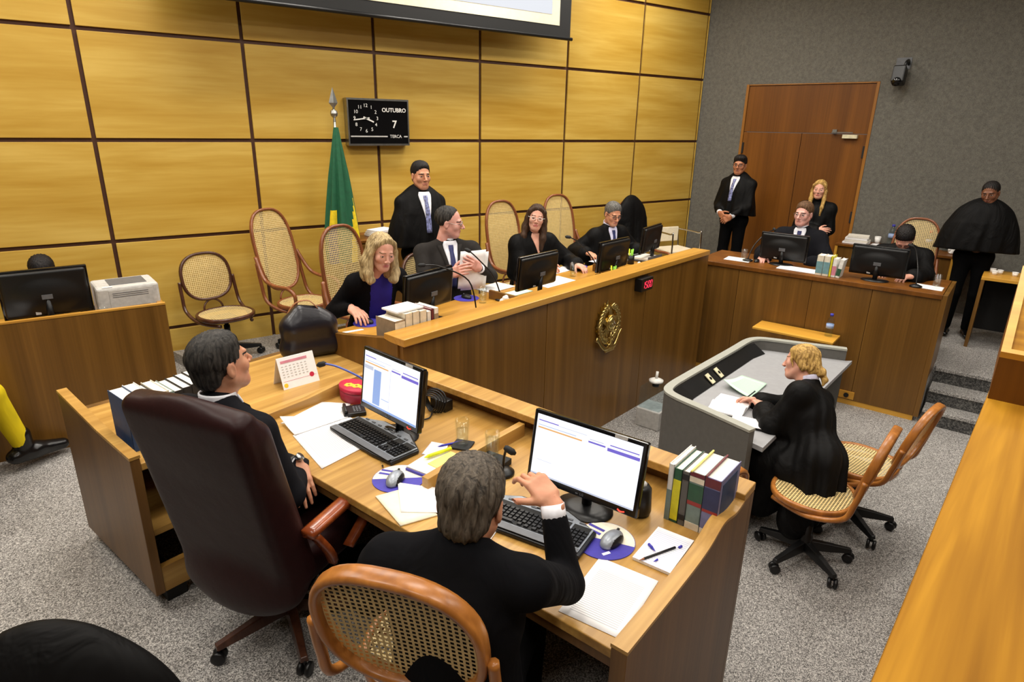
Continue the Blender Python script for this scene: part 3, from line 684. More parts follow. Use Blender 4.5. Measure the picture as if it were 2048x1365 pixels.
def person(label, loc, rotz, J, wristL, wristR, top='suit', mat='suit_black', legs='trouser_black', skin_c='fair', hair='short', hair_c='hair_dark', fem=0, scale=1, hz=1, look=(0, 0, 0),
           poleL=(-.7, -.4, -.6), poleR=(.7, -.4, -.6), handL=None, handR=None, curlL=(.5, .5, .55, .6), curlR=(.5, .5, .55, .6), thumb=.6, res=.011, shw=.178, girth=1, shirt=None, tie=None, collar=None,
           glasses=None, sub=None, vneck=.24, brow=None, cut=None, hscale=1, extra=None, dress=None, robe_flare=1, lip=None, lapel=None, cuff=.035, shoe_s=1, hair_s=(1, 1, 1)):
    """J: joints in the figure's own frame (x right, y forward). hands: (finger dir, palm dir)"""
    t = thing('person', label, 'person', loc, rotz); t.scale = (scale,)*3
    j = {k: np.array(v, float) for k, v in J.items()}
    up = nv(j['neck']-j['pel']); side = np.array(j.get('side', (1, 0, 0)), float); side = nv(side-up*(side@up)); fw = np.cross(up, side)
    R = np.stack((side, fw, up), 1); dn = -.065
    shL = np.array(j.get('shL', j['neck']-side*shw+up*dn)); shR = np.array(j.get('shR', j['neck']+side*shw+up*dn))
    arms = []
    for S, W, pole, hd, curl, sg in ((shL, wristL, poleL, handL, curlL, -1), (shR, wristR, poleR, handR, curlR, 1)):
        if W is None: arms.append(None); continue
        E = ik(S, W, .285, .25, pole); arms.append((S, E, np.array(W, float), hd, curl, sg))
    # ---- skin: head, neck, hands and the limbs inside the clothes in one mesh
    HV, HF, HM = HEADS[fem]; Rh = R @ euler(*[rad(a) for a in (look[0], look[1], look[2])]); hv = (HV*np.array((1, 1, hz))*hscale)@Rh.T+j['head']
    Vs = [hv]; Fs = [HF]; Ms = [HM]; off = len(hv)
    for A in arms:
        if A is None or A[3] is None: continue
        S, E, W, hd, curl, sg = A; V, F = make_hand(curl, .07, thumb, .0042 if res > .009 else .0034)
        y = nv(hd[0]); z = -nv(hd[1]); x = nv(np.cross(y, z)); z = np.cross(x, y); V = V.copy()
        if sg < 0: V[:, 0] *= -1; F = F[:, ::-1]
        V = V@np.stack((x, y, z), 0)+W; Vs.append(V); Fs.append(F+off); Ms.append(np.zeros(len(F), int)); off += len(V)
    lo = np.min([*j.values(), shL, shR]+[a[2] for a in arms if a]+[a[1] for a in arms if a], 0)-.45; hi = np.max([*[v for k, v in j.items() if k != 'side'], shL, shR]+[a[2] for a in arms if a]+[a[1] for a in arms if a], 0)+.45
    lo[2] = max(lo[2], -.02)
    b = SDF(lo, hi, .02)
    b.cone(j['pel'], j['chest'], .11, .10, .03, (fw, .8)); b.cone(j['chest'], j['neck'], .10, .055, .03); b.cone(j['neck'], j['head']-Rh[:, 2]*.08, .05, .045, .02); b.cone(shL, shR, .045, .045, .04)
    for A in arms:
        if A is None: continue
        b.cone(A[0], A[1], .042, .036, .02); b.cone(A[1], A[2], .036, .027, .02)
    for q in 'LR': b.cone(j['hip'+q], j['knee'+q], .075, .052, .03); b.cone(j['knee'+q], j['ank'+q], .05, .036, .02)
    V, F = b.mesh(); Vs.append(V); Fs.append(F+off); Ms.append(np.zeros(len(F), int))
    lm = lip or ('lip_rose' if fem else 'lip' if skin_c not in ('brown', 'tan') else 'lip_dark')
    to_obj('body', np.concatenate(Vs), np.concatenate(Fs), ['skin_'+skin_c, lm, 'eye_white', 'iris', brow or ('brow_light' if 'blond' in hair_c else 'brow_dark')], t, True, np.concatenate(Ms))
    # ---- hair
    if hair:
        V, F = hair_mesh(hair); to_obj('hair', (V*np.array(hair_s)*hscale)@Rh.T+j['head'], F, hair_c, t, True)
    # ---- clothes
    g = girth
    def torso(s, gx, gy):
        s.ell(j['chest']+fw*.0, (.165*gx, .118*gy, .20), 0, R); s.ell(j['pel']*.62+j['chest']*.38, (.158*gx, .122*gy, .20), .06, R)
        s.cone(shL, shR, .058, .058, .05); s.cone(j['neck']+up*.015, shL, .050, .054, .03); s.cone(j['neck']+up*.015, shR, .05, .054, .03); s.cone(j['chest']+up*.05, j['neck'], .11, .062, .04, (fw, .85))
    c = SDF(lo, hi, res)
    robe = top in ('robe', 'cape')
    torso(c, g*(1.06 if robe else 1), g*(1.08 if robe else 1))
    for A in arms:
        if A is None: continue
        S, E, W, hd, curl, sg = A; d = nv(W-E); cu = W-d*cuff if hd is not None else W
        if top == 'robe':
            c.cone(S, E, .078*robe_flare, .085*robe_flare, .05); cu = W-d*.05; c.cone(E, cu, .08*robe_flare, .088*robe_flare, .03, ((0, 0, 1), .9)); c.ell(cu-np.array((0, 0, .045)), (.075, .075, .07), .05)
        else: c.cone(S, E, .062*g**.5, .054, .03); c.cone(E, cu, .054, .040, .02)
    c.ell(j['pel']+up*.02, (.165*g, .13*g, .13), .06, R)
    if top == 'robe':
        for q in 'LR': c.cone(j['hip'+q], j['knee'+q], .11, .10, .08)
        c.cone(shL-up*.02, shR-up*.02, .07, .07, .05)
        c.cone(shL+np.array((0, 0, -.06)), shL+fw*.02-side*.04+np.array((0, 0, -.28)), .07, .07, .06); c.cone(shR+np.array((0, 0, -.06)), shR+fw*.02+side*.04+np.array((0, 0, -.28)), .07, .07, .06)
        if 'gown' in (extra or ()):
            c.chain([j['pel'], j['pel']*.5+np.array((0, 0, .03)), (0, 0, .10)], (.19, .23, .25), .05, (fw, .75)); 
    if top == 'cape':
        fl = robe_flare
        c.chain([j['neck']-up*.06, j['chest']+up*.02, j['chest']*.5+j['pel']*.5+up*.02, j['pel']-up*.02], (.16, .245*fl, .31*fl, .36*fl), .06, (fw, .60 if fl > .95 else .66))
        c.plane((0, 0, j['pel'][2]+.04), (0, .10, -1), .006)
    if sub: sub(c, j, fw, side, up)
    V, F = c.mesh(); V = smooth_mesh(V, F, 1)
    # drapery folds grow towards the hem
    if robe:
        rel = V-j['neck']; th = np.arctan2(rel@fw, rel@side); dp = np.clip(-(rel@up)/.6, 0, 1.2)
        V = V+(np.stack((np.cos(th), np.sin(th)), 1)@np.stack((side, fw)))*((.012*np.sin(th*9+3*dp)+.008*np.sin(th*15+1.7+5*dp))*dp)[:, None]
    nm = {'robe': 'robe', 'cape': 'cape', 'suit': 'jacket', 'dress': 'dress'}[top]
    cm = [mat]; cmi = None
    if dress:
        cc = V[F].mean(1)-j['neck']; x = np.abs(cc@side); y = cc@fw; cmi = ((x < .085) & (y > .03)).astype(int); cm = [mat, dress]
    to_obj(nm, V, F, cm, t, True, cmi)
    if shirt:
        def val(P):
            q = (P-c.lo)/c.h; i = np.clip(np.floor(q).astype(int), 0, c.n-2); f = q-i; r = 0
            for dx in (0, 1):
                for dy in (0, 1):
                    for dz in (0, 1):
                        w = (f[..., 0] if dx else 1-f[..., 0])*(f[..., 1] if dy else 1-f[..., 1])*(f[..., 2] if dz else 1-f[..., 2]); r = r+w*c.v[i[..., 0]+dx, i[..., 1]+dy, i[..., 2]+dz]
            return r
        def strip(name, m, d0, d1, half, lift, nd=14, nx=9):
            """a sheet of cloth lying on the chest: rows down the chest, half(d) wide"""
            P = []; 
            for a in range(nd):
                d = d0+(d1-d0)*a/(nd-1)
                for e in range(nx):
                    p0 = j['neck']-up*d+side*half(d)*(2*e/(nx-1)-1)
                    ys = np.linspace(.0, .26, 66); vv = val(p0+ys[:, None]*fw); ins = np.nonzero(vv < 0)[0]
                    y = (ys[ins[-1]] if len(ins) else .02)
                    P.append((p0, y))
            Y = np.array([p[1] for p in P]).reshape(nd, nx)
            for _ in range(2): Y[1:-1] = (Y[:-2]+2*Y[1:-1]+Y[2:])/4
            Y = np.maximum(Y, .03); VV = [p[0]+fw*(y+lift) for p, y in zip(P, Y.ravel())]
            FF = [(r*nx+e, (r+1)*nx+e, (r+1)*nx+e+1, r*nx+e+1) for r in range(nd-1) for e in range(nx-1)]
            o = to_obj(name, VV, FF, m, t, True); so = o.modifiers.new('thick', 'SOLIDIFY'); so.thickness = .006; so.offset = -1
        strip('shirt', shirt, -.03, vneck, lambda d: max(.004, .060*(1-max(d, 0)/vneck)) if d > 0 else .060+d*.4, .005)
        if tie: strip('tie', tie, .0, vneck+.02, lambda d: .019 if d < .03 else .012+.012*min(1, d/.2), .013, 14, 3)
        if lapel:
            for sg in (-1, 1):
                VV = []; 
                for a in range(8):
                    d = vneck*a/7
                    for wd in (0, .035*(1-a/8)+.004):
                        x = sg*(.060*(1-d/vneck)+.003+wd); p0 = j['neck']-up*d+side*x; ys = np.linspace(0, .26, 66); vv = val(p0+ys[:, None]*fw); ins = np.nonzero(vv < 0)[0]; VV.append(p0+fw*(max(.03, ys[ins[-1]] if len(ins) else .02)+.007))
                o = to_obj('lapel', VV, [(2*a, 2*a+1, 2*a+3, 2*a+2) for a in range(7)], lapel, t, True); so = o.modifiers.new('thick', 'SOLIDIFY'); so.thickness = .008; so.offset = 0
    if (shirt or collar) and collar is not False:
        m = MB(); cp = []; nb = j['neck']*.55+j['head']*.45-Rh[:, 2]*.028
        for k in range(20):
            a = 2*math.pi*k/20; q = nb+side*math.cos(a)*.058+fw*(math.sin(a)*.064-.016)+up*(-.012*math.sin(a)-.002); cp.append(q)
        m.band(cp, tuple(up), .033, .007); m.obj('collar', collar or shirt, t, True)
    if shirt and top != 'robe':
        for A in arms:
            if A is None or A[3] is None: continue
            d = nv(A[2]-A[1]); m = MB(); m.tube([A[2]-d*(cuff+.01), A[2]-d*.010], .0375, 14); m.obj('cuff', shirt, t, True)
    if legs and top not in ('robe',) or (extra and 'legs' in extra):
        c = SDF(lo, hi, max(res, .013))
        for q in 'LR':
            c.cone(j['hip'+q], j['knee'+q], .088, .068, .05); c.cone(j['knee'+q], j['ank'+q]+np.array((0, 0, .02)), .068, .052, .02)
        c.cone(j['hipL'], j['hipR'], .10, .10, .05)
        V, F = c.mesh(); to_obj('trousers', V, F, legs, t, True)
    for q in 'LR':
        a = j['ank'+q]; f = j.get('foot'+q); f = np.array(f, float) if f is not None else a+np.array((0, .17, -.045))
        k_ = shoe_s; s = SDF(np.minimum(a, f)-.16, np.maximum(a, f)+.16, .008); d = nv((f-a)*np.array((1, 1, 0))); fl = ((0, 0, 1), .62 if shoe_s == 1 else .9)
        s.cone(a-d*.05-np.array((0, 0, .042)), a+d*.05-np.array((0, 0, .038)), .040*k_, .044*k_, 0, fl); s.cone(a+d*.05-np.array((0, 0, .038)), f, .044*k_, .03*k_, .03, fl); s.cone(a-np.array((0, 0, .03)), a+np.array((0, 0, .02 if k_ == 1 else .09)), .042*k_, .04*k_, .02)
        V, F = s.mesh(); to_obj('shoe', V, F, 'shoe_black', t, True)
    if glasses:
        m = MB(); H = lambda p: Rh@(np.array(p)*np.array((1, 1, hz))*hscale)+j['head']
        for x in (-1, 1):
            m.tube([H((x*.032+.021*math.cos(a)*(1 if abs(math.cos(a)) < .9 else 1.0), .099-.004*abs(math.cos(a)), .002+.0135*math.sin(a))) for a in np.linspace(0, 2*math.pi, 13)[:-1]], .0019, 5, True)
            m.tube([H((x*.052, .092, .006)), H((x*.076, .06, .008)), H((x*.08, -.01, .01))], .0018, 5)
        m.tube([H((-.012, .1, .005)), H((0, .104, .007)), H((.012, .1, .005))], .0018, 5); m.obj('glasses', glasses, t, True)
    return t
# ------------------------------------------------------------------ chairs
def cane_sheet(name, outline, mat, parent, M, rings=4):
    """flat woven sheet filling an outline given in metres (x, y); slight sag; UV in metres"""
    V = []; F = []; uv = []; n = len(outline)
    for r in range(rings+1):
        k = r/rings
        for x, y in outline: V.append((x*k, y*k, -.008*(1-k*k))); uv.append((x*k+.5, y*k+.5))
    for r in range(rings):
        for i in range(n): F.append((r*n+i, (r+1)*n+i, (r+1)*n+(i+1) % n, r*n+(i+1) % n))
    V = [tuple(M @ Vector(v)) for v in V]
    return to_obj(name, V, F, mat, parent, True, None, uv)
def swivel_base(t, seat_z, wood_legs=None, n=5, r=.27, ph=.3):
    lm = wood_legs or 'black_plastic'
    MB().lathe([(.03, .07), (.036, .10), (.036, .17), (.026, .18), (.026, seat_z-.10), (.018, seat_z-.10), (.018, seat_z-.03)], 16).obj('gas_column', 'black_plastic', t, True)
    MB().bb(-.09, .09, -.11, .10, seat_z-.055, seat_z-.025).obj('tilt_mechanism', 'black_plastic', t, bevel=.006)
    for k in range(n):
        a = 2*math.pi*k/n+ph; c, s = math.cos(a), math.sin(a); R = rotm('Z', a); m = MB()
        vs = []
        for q, (rr, w, z0, z1) in enumerate(((.02, .028, .075, .135), (r*.5, .024, .07, .118), (r, .018, .066, .092))):
            for yy, zz in ((-w, z0), (w, z0), (w*.7, z1), (-w*.7, z1)): vs.append(R @ Vector((rr, yy, zz)))
        fs = [(3, 2, 1, 0), (8, 9, 10, 11)]+[(q*4+i, q*4+(i+1) % 4, q*4+4+(i+1) % 4, q*4+4+i) for q in (0, 1) for i in range(4)]
        m.add(vs, fs); lg = m.obj('base_leg', lm, t, bevel=.004)
        m = MB(); ca = a+.9
        for sgn in (-1, 1):
            cx, cy = c*(r-.008), s*(r-.008); ax = Vector((math.cos(ca), math.sin(ca), 0)); p = Vector((cx, cy, .03))
            m.tube([p+ax*(sgn*.006), p+ax*(sgn*.012), p+ax*(sgn*.024), p+ax*(sgn*.027)], [.024, .03, .03, .022], 12)
        m.tube([(c*(r-.008), s*(r-.008), .05), (c*(r-.008), s*(r-.008), .075)], .009, 8)
        m.obj('caster', 'black_plastic', lg, True)
def superell(rx, ry, n=36, e=2.6):
    out = []
    for k in range(n):
        a = 2*math.pi*k/n; c, s = math.cos(a), math.sin(a); out.append((rx*math.copysign(abs(c)**(2/e), c), ry*math.copysign(abs(s)**(2/e), s)))
    return out
def cane_chair(label, loc, rotz, high=False, frame_m='bent_wood', seat_z=.46, arms=None, ph=.3, group='cane swivel chairs', back=True, broad=.034, tilt=12):
    t = thing('swivel_chair', label, 'chair', loc, rotz, group); arms = high if arms is None else arms
    # seat
    so = superell(.225, .215, 36, 2.3); MB().band([(x, y+.01, seat_z) for x, y in so], (0, 0, 1), .036, .026).obj('seat_frame', frame_m, t, True)
    cane_sheet('seat_cane', [(x*.95, y*.95) for x, y in so], 'cane', t, Matrix.Translation((0, .01, seat_z+.012)))
    # back
    hh = .37 if high else .205; hw = .215; tl = rad(tilt); zc = seat_z+.10+hh
    Mb = Matrix.Translation((0, -.225, seat_z+.10)) @ Matrix.Rotation(tl, 4, 'X') @ Matrix.Translation((0, 0, hh))
    bo = superell(hw, hh, 44, 2.5 if not high else 2.8)
    nrm = (Mb.to_3x3() @ Vector((0, 1, 0)))
    MB().band([Mb @ Vector((x, 0, y)) for x, y in bo], nrm, broad, .024).obj('back_frame', frame_m, t, True)
    cane_sheet('back_cane', [(x*.955, y*.965) for x, y in bo], 'cane_back', t, Mb @ Matrix.Rotation(rad(90), 4, 'X'))
    for sx in (-1, 1):
        p = smooth_path([Mb @ Vector((sx*.238, -.005, -.02 if not high else -hh*.25)), Mb @ Vector((sx*.242, -.01, -hh*.75)), (sx*.245, -.20, seat_z+.03), (sx*.225, -.02, seat_z-.035), (sx*.14, .19, seat_z-.045)], 6)
        MB().tube(p, .0155, 8).obj('side_rail', frame_m, t, True)
        if arms:
            p = smooth_path([Mb @ Vector((sx*.236, 0, -hh*.10)), (sx*.262, -.19, seat_z+.25), (sx*.268, -.06, seat_z+.20), (sx*.268, .12, seat_z+.195), (sx*.266, .195, seat_z+.14), (sx*.25, .17, seat_z+.04), (sx*.225, .08, seat_z-.02)], 7)
            MB().tube(p, .0165, 8).obj('arm', frame_m, t, True)
    p = [Vector((math.cos(a)*.085, -.205-.02*math.sin(a), seat_z+.01+math.sin(a)*.085)) for a in np.linspace(0, math.pi, 12)]; MB().tube(p, .009, 6).obj('arch', frame_m, t, True)
    swivel_base(t, seat_z, ph=ph)
    return t
def leather_chair():
    t = thing('executive_chair', 'high-backed maroon leather chair with wooden arms at the clerks desk', 'chair', NF(.53, -1.09, NEAR), NF.a+rad(17)); sz = .50
    s = SDF((-.36, -.45, .30), (.36, .40, 1.32), .010)
    s.box((0, .02, sz-.03), (.27, .27, .075), .05, 0)
    V, F = s.mesh(); to_obj('seat', smooth_mesh(V, F, 2), F, 'leather_maroon', t, True)
    s = SDF((-.36, -.50, .28), (.36, .12, 1.34), .010); Rb = np.array(Matrix.Rotation(rad(11), 3, 'X'))
    s.box((0, -.285, .80), (.275, .055, .44), .045, 0, Rb); s.ell((0, -.345, 1.10), (.25, .045, .16), .05, Rb); s.ell((0, -.22, .72), (.2, .045, .17), .06, Rb)
    for x in (-1, 1): s.cone((x*.245, -.16, .48), (x*.235, -.30, 1.13), .05, .045, .05)
    s.ell((0, -.255, .40), (.235, .07, .12), .08)
    V, F = s.mesh(); V = smooth_mesh(V, F, 3); to_obj('backrest', V, F, 'leather_maroon', t, True)
    for sx in (-1, 1):
        a = MB().band(smooth_path([(sx*.315, -.20, .685), (sx*.325, .0, .70), (sx*.325, .20, .705), (sx*.318, .30, .69)], 5), (1, 0, 0), .062, .034, False).obj('armrest', 'arm_wood', t, True)
        MB().band(smooth_path([(sx*.32, -.17, .67), (sx*.325, -.10, .55), (sx*.30, -.05, .46), (sx*.26, .0, .44)], 5), (1, 0, 0), .045, .03, False).obj('arm_support', 'arm_wood', t, True)
        MB().band(smooth_path([(sx*.32, .20, .68), (sx*.325, .14, .56), (sx*.30, .05, .46)], 5), (1, 0, 0), .045, .03, False).obj('arm_support', 'arm_wood', t, True)
    swivel_base(t, .42, 'bent_dark', r=.33, ph=.55)
leather_chair()
G = 'cane-back swivel chairs'
cane_chair('dark-framed cane swivel chair with low rounded back, against the panelled wall', (.715, -.47, 0), rad(195), False, 'bent_dark', .41, group=G)
cane_chair('empty tall cane armchair by the flag with curling brown arms', (1.38, -.58, 0), rad(205), True, 'bent_mid', .45, group=G, tilt=14)
cane_chair('tall cane armchair the fair-haired woman in purple sits in', (1.57, -1.72, 0), MF.a+rad(188), True, 'bent_mid', .43, group=G, tilt=8)
cane_chair('tall cane chair behind the dark-haired woman in glasses', MF(2.70, 1.44), MF.a+rad(172), True, 'bent_mid', .475, group=G)
cane_chair('tall cane chair behind the grey-haired man in a black robe', MF(3.62, 1.44), MF.a+rad(168), True, 'bent_mid', .475, group=G)
cane_chair('cane chair behind the man bent over his papers at the side bench', RF(1.56, 1.46), RF.a+rad(180), True, 'bent_mid', .34, group=G)
cane_chair('cane chair seen from behind, under the man with the raised hand', NF(1.585, -1.175, NEAR), NF.a+rad(23), False, 'bent_wood', .575, group=G, broad=.05, tilt=14).scale = (1.06, 1.04, 1.04)
cane_chair('cane chair in the well under the writing woman', NF(2.10, 1.36, WELL), NF.a+rad(88), False, 'bent_wood', .46, group=G, broad=.045, tilt=13)
cane_chair('empty cane chair in the well beside the writing woman', NF(2.22, 1.93, WELL), NF.a+rad(80), False, 'bent_wood', .46, group=G, broad=.045, tilt=15)
cane_chair('cane chair tucked in front of the clerks desk behind the thick books', NF(1.60, .40, WELL), NF.a+rad(80), False, 'bent_wood', .46, group=G, broad=.045)
cane_chair('low dark chair under the man holding white papers', MF(1.50, 1.30), MF.a+rad(190), False, 'bent_dark', .46, group=G)
cane_chair('low chair under the bespectacled man at the side bench', RF(.62, .90), RF.a+rad(184), False, 'bent_mid', .46, group=G)
cane_chair('low chair behind the large black monitor by the panelled wall', (-.50, -.55, NEAR), rad(180), False, 'bent_dark', .46, group=G)
def robe_chair(label, loc, rotz, top, seat=.45, high=True, w=.27):
    cane_chair(label, loc, rotz, high, 'bent_mid', seat, group=None)
    s = SDF((-.45, -.6, .2), (.45, .3, 1.5), .012); h = top-.45
    s.chain([(0, -.26, .55), (0, -.31, top-.24), (0, -.33, top-.08)], (w, w*.82, w*.42), .06, ((0, 1, 0), .38)); s.plane((0, 0, .50), (0, 0, -1), .01)
    V, F = s.mesh(); th = V[:, 0]*34; V = V+np.array((0, 1, 0))*(.012*np.sin(th+V[:, 2]*4)*np.clip((top-V[:, 2])*2, 0, 1))[:, None]
    o = to_obj('draped_robe', V, F, 'robe_black', None, True); o.location = loc; o.rotation_euler = (0, 0, rotz)
    return o
o = robe_chair('tall cane chair hidden under a black robe at the bench corner', MF(4.95, 1.30), MF.a+rad(170), 1.17, .33, w=.33)
tag(o, 'black robe draped over the empty chair next to the grey-haired man', 'robe')
o = robe_chair('chair in the near left corner covered by a black robe', NF(1.26, -2.24, NEAR), NF.a+rad(-135), .86, .30, False, .38)
tag(o, 'black robe with pale pink lining over the near chair at bottom left', 'robe')
pth = [(.05+.06*math.cos(a), -.20+.02*math.sin(a),        .74+.05*math.sin(a)) for a in np.linspace(.25, math.pi-.25, 12)]
MB().band(pth, (0, 1, 0), .03, .012, False).obj('lining', 'skin_pink', o, True)
def chrome_chair(label, loc, rotz):
    t = thing('tube_chair', label, 'chair', loc, rotz, 'chrome tube chairs')
    for x in (-.24, .24): MB().tube(smooth_path([(x, -.22, 0), (x, -.24, .45), (x, -.27, .66), (x, -.2, .69), (x, .16, .69), (x, .22, .66), (x, .22, 0)], 5), .011, 8).obj('arm_frame', 'chrome', t, True)
    MB().bb(-.23, .23, -.22, .2, .42, .46).obj('seat', 'paper_cream', t, bevel=.01); MB().bb(-.23, .23, -.27, -.24, .52, .72).obj('backrest', 'paper_cream', t, bevel=.01)
chrome_chair('chrome tube armchair with pale seat in the room corner', (6.55, -.50, 0), rad(170))
# ------------------------------------------------------------------ things on the walls
def wall_clock():
    t = thing('wall_clock', 'black calendar clock in a steel case on the panelled wall', 'clock', (2.415, -.12, 2.04), 0)
    w, h = .65, .44
    MB().bb(-w/2, w/2, .012, .097, -h/2, h/2).obj('case', 'steel', t, bevel=.006)
    m = MB()
    for a in ((-w/2, w/2, h/2-.018, h/2), (-w/2, w/2, -h/2, -h/2+.018), (-w/2, -w/2+.014, -h/2+.018, h/2-.018), (w/2-.014, w/2, -h/2+.018, h/2-.018)): m.bb(a[0], a[1], 0, .012, a[2], a[3])
    m.obj('bezel', 'steel', t); MB().bb(-w/2+.014, w/2-.014, .004, .011, -h/2+.018, h/2-.018).obj('face', 'black_gloss', t)
    X, Y = Vector((1, 0, 0)), Vector((0, 0, 1)); cx, cz, r = -.135, .035, .118
    def tx(s, x, z, size, name='numeral', bold=0): text_mesh(name, s, size, 'white_plastic', t, frame((x, .003, z), X, Y), .001, bold=bold)
    for k in range(1, 13):
        a = math.pi/2-k*math.pi/6; tx(str(k), cx+r*math.cos(a), cz+r*math.sin(a), .046)
    def hand(deg, l0, l1, w, name):
        a = rad(deg); d = Vector((math.sin(a), 0, math.cos(a))); q = d.cross(Vector((0, 1, 0))); c = Vector((cx, .001, cz)); m = MB()
        m.add([c-d*l0+q*w, c+d*l1+q*w*.8, c+d*l1-q*w*.8, c-d*l0-q*w]+[c-d*l0+q*w-Vector((0, .003, 0)), c+d*l1+q*w*.8-Vector((0, .003, 0)), c+d*l1-q*w*.8-Vector((0, .003, 0)), c-d*l0-q*w-Vector((0, .003, 0))], [(0, 1, 2, 3), (7, 6, 5, 4), (0, 4, 5, 1), (1, 5, 6, 2), (2, 6, 7, 3), (3, 7, 4, 0)]); m.obj(name, 'white_plastic', t)
    hand(113, .03, .085, .008, 'hour_hand'); hand(263, .035, .13, .006, 'minute_hand')
    tx('OUTUBRO', .165, .115, .054, 'month_lettering', .0012); tx('7', .165, -.02, .10, 'day_number', .002); tx('TERCA', .175, -.133, .042, 'weekday_lettering')
    MB().bb(-.30, .085, .001, .004, -.139, -.127).obj('stripe', 'light_grey', t); MB().bb(.265, .305, .001, .004, -.139, -.127).obj('stripe', 'light_grey', t)
wall_clock()
def cabinet():
    t = thing('low_cabinet', 'low brown cabinet against the panelled wall behind the flag', 'cabinet', (1.98, -.50, 0), 0)
    MB().bb(0, .92, .0, .45, 0, .93).obj('body', 'bench_front', t, bevel=.003); MB().bb(-.01, .93, -.01, .46, .931, .955).obj('top', 'door_wood', t, bevel=.003)
    for x in (.01, .465): d = MB().bb(x, x+.445, -.012, -.001, .06, .91).obj('door', 'bench_front', t, bevel=.002); MB().tube([(x+.22, -.03, .62), (x+.22, -.03, .74)], .006, 8).obj('handle', 'steel', d)
    p = thing('paper_pile', 'white paper pile on the low cabinet behind the standing man', 'papers', (2.28, -.30, .956), rad(10))
    for k in range(3): MB().box((.008*k, -.01*k, .012+.022*k), (.24, .18, .02), rotm('Z', .1*k)).obj('bundle', 'paper', p)
cabinet()
def projection_screen():
    t = thing('projection_screen', 'lowered projection screen with black border above the clock', 'screen', (.6, -.42, 2.93), rad(0.9))
    w = 4.02
    MB().bb(0, w, 0, .008, .03, 1.3).obj('black_border', 'black_matte', t); MB().bb(.16, w-.16, -.004, 0, .14, 1.3).obj('screen_fabric', 'paper_cream', t)
    MB().bb(.30, w-.27, -.007, -.004, .24, 1.3).obj('projected_image', 'projection', t)
    MB().tube([(-.02, .004, .02), (w+.03, .004, .02)], .018, 10).obj('bottom_bar', 'black_plastic', t, True)
projection_screen()
def flag():
    t = thing('flag', 'furled green and yellow national flag on a silver spear-tipped pole', 'flag', (1.875, -.35, 0), 0)
    MB().tube([(0, 0, .05), (0, 0, 2.05)], .012, 10).obj('pole', 'steel', t, True)
    m = MB(); m.lathe([(.008, 2.03), (.014, 2.04), (.01, 2.07), (.03, 2.09), (.034, 2.11), (.028, 2.135), (.01, 2.145), (.01, 2.16)], 14); m.add([(-.042, 0, 2.20), (.042, 0, 2.20), (0, 0, 2.335), (0, 0, 2.15), (0, -.012, 2.20), (0, .012, 2.20)], [(0, 4, 2), (4, 1, 2), (1, 5, 2), (5, 0, 2), (0, 3, 4), (4, 3, 1), (1, 3, 5), (5, 3, 0)]); m.obj('finial', 'steel', t)
    n, rows_ = 120, 70; V = []; F = []; mi = []
    for r in range(rows_):
        k = r/(rows_-1); z = 1.99-1.25*k; w = .022+.135*min(1, k*1.25)**.9; cx = .005+.0*k
        for i in range(n):
            a = 2*math.pi*i/n; fold = 1+.20*math.sin(a*7+k*1.5)*min(1, k*3)+.08*math.sin(a*12-k*2); V.append((cx+w*math.cos(a)*fold*.95, -.01+w*.62*math.sin(a)*fold, z))
    for r in range(rows_-1):
        for i in range(n):
            F.append((r*n+i, r*n+(i+1) % n, (r+1)*n+(i+1) % n, (r+1)*n+i)); a = 2*math.pi*(i+.5)/n; k = r/(rows_-1); deg = math.degrees(a) % 360
            # cloth colours follow the folds: a yellow lozenge edge to the right, its blue disc low on the left
            c = 0
            c = 1 if k > .38 and 320-55*(k-.38) < deg < 322+45*(k-.38) else c
            if 186 < deg < 232 and k > .58: c = 1 if k < .72+.0 else 2
            mi.append(c)
    to_obj('flag_cloth', V, F, ['flag_green', 'flag_yellow', 'flag_blue'], t, True, mi)
    MB().lathe([(.16, 0), (.16, .03), (.05, .05), (.02, .08)], 20).obj('stand', 'bent_dark', t, True)
flag()
def cctv():
    p = WF(2.45, -.10); t = thing('wall_camera', 'small black security camera on a bracket beside the door', 'camera', (p[0], p[1], 2.66), WF.a+rad(180)); t.scale = (1.3, 1.1, 1.25)
    m = MB(); m.box((0, .02, 0), (.10, .14, .15), rotm('X', .25)); m.obj('housing', 'black_plastic', t, bevel=.012)
    MB().tube([(0, .09, -.05), (0, .12, -.062)], .036, 14).obj('lens', 'black_gloss', t, True)
    MB().tube(smooth_path([(-.04, -.09, .10), (-.045, -.02, .13), (-.04, .05, .11), (-.035, .06, .07)], 5), .012, 8).obj('bracket', 'black_plastic', t, True); MB().bb(-.06, .06, -.10, -.085, .06, .16).obj('mount_plate', 'grey_plastic', t)
cctv()
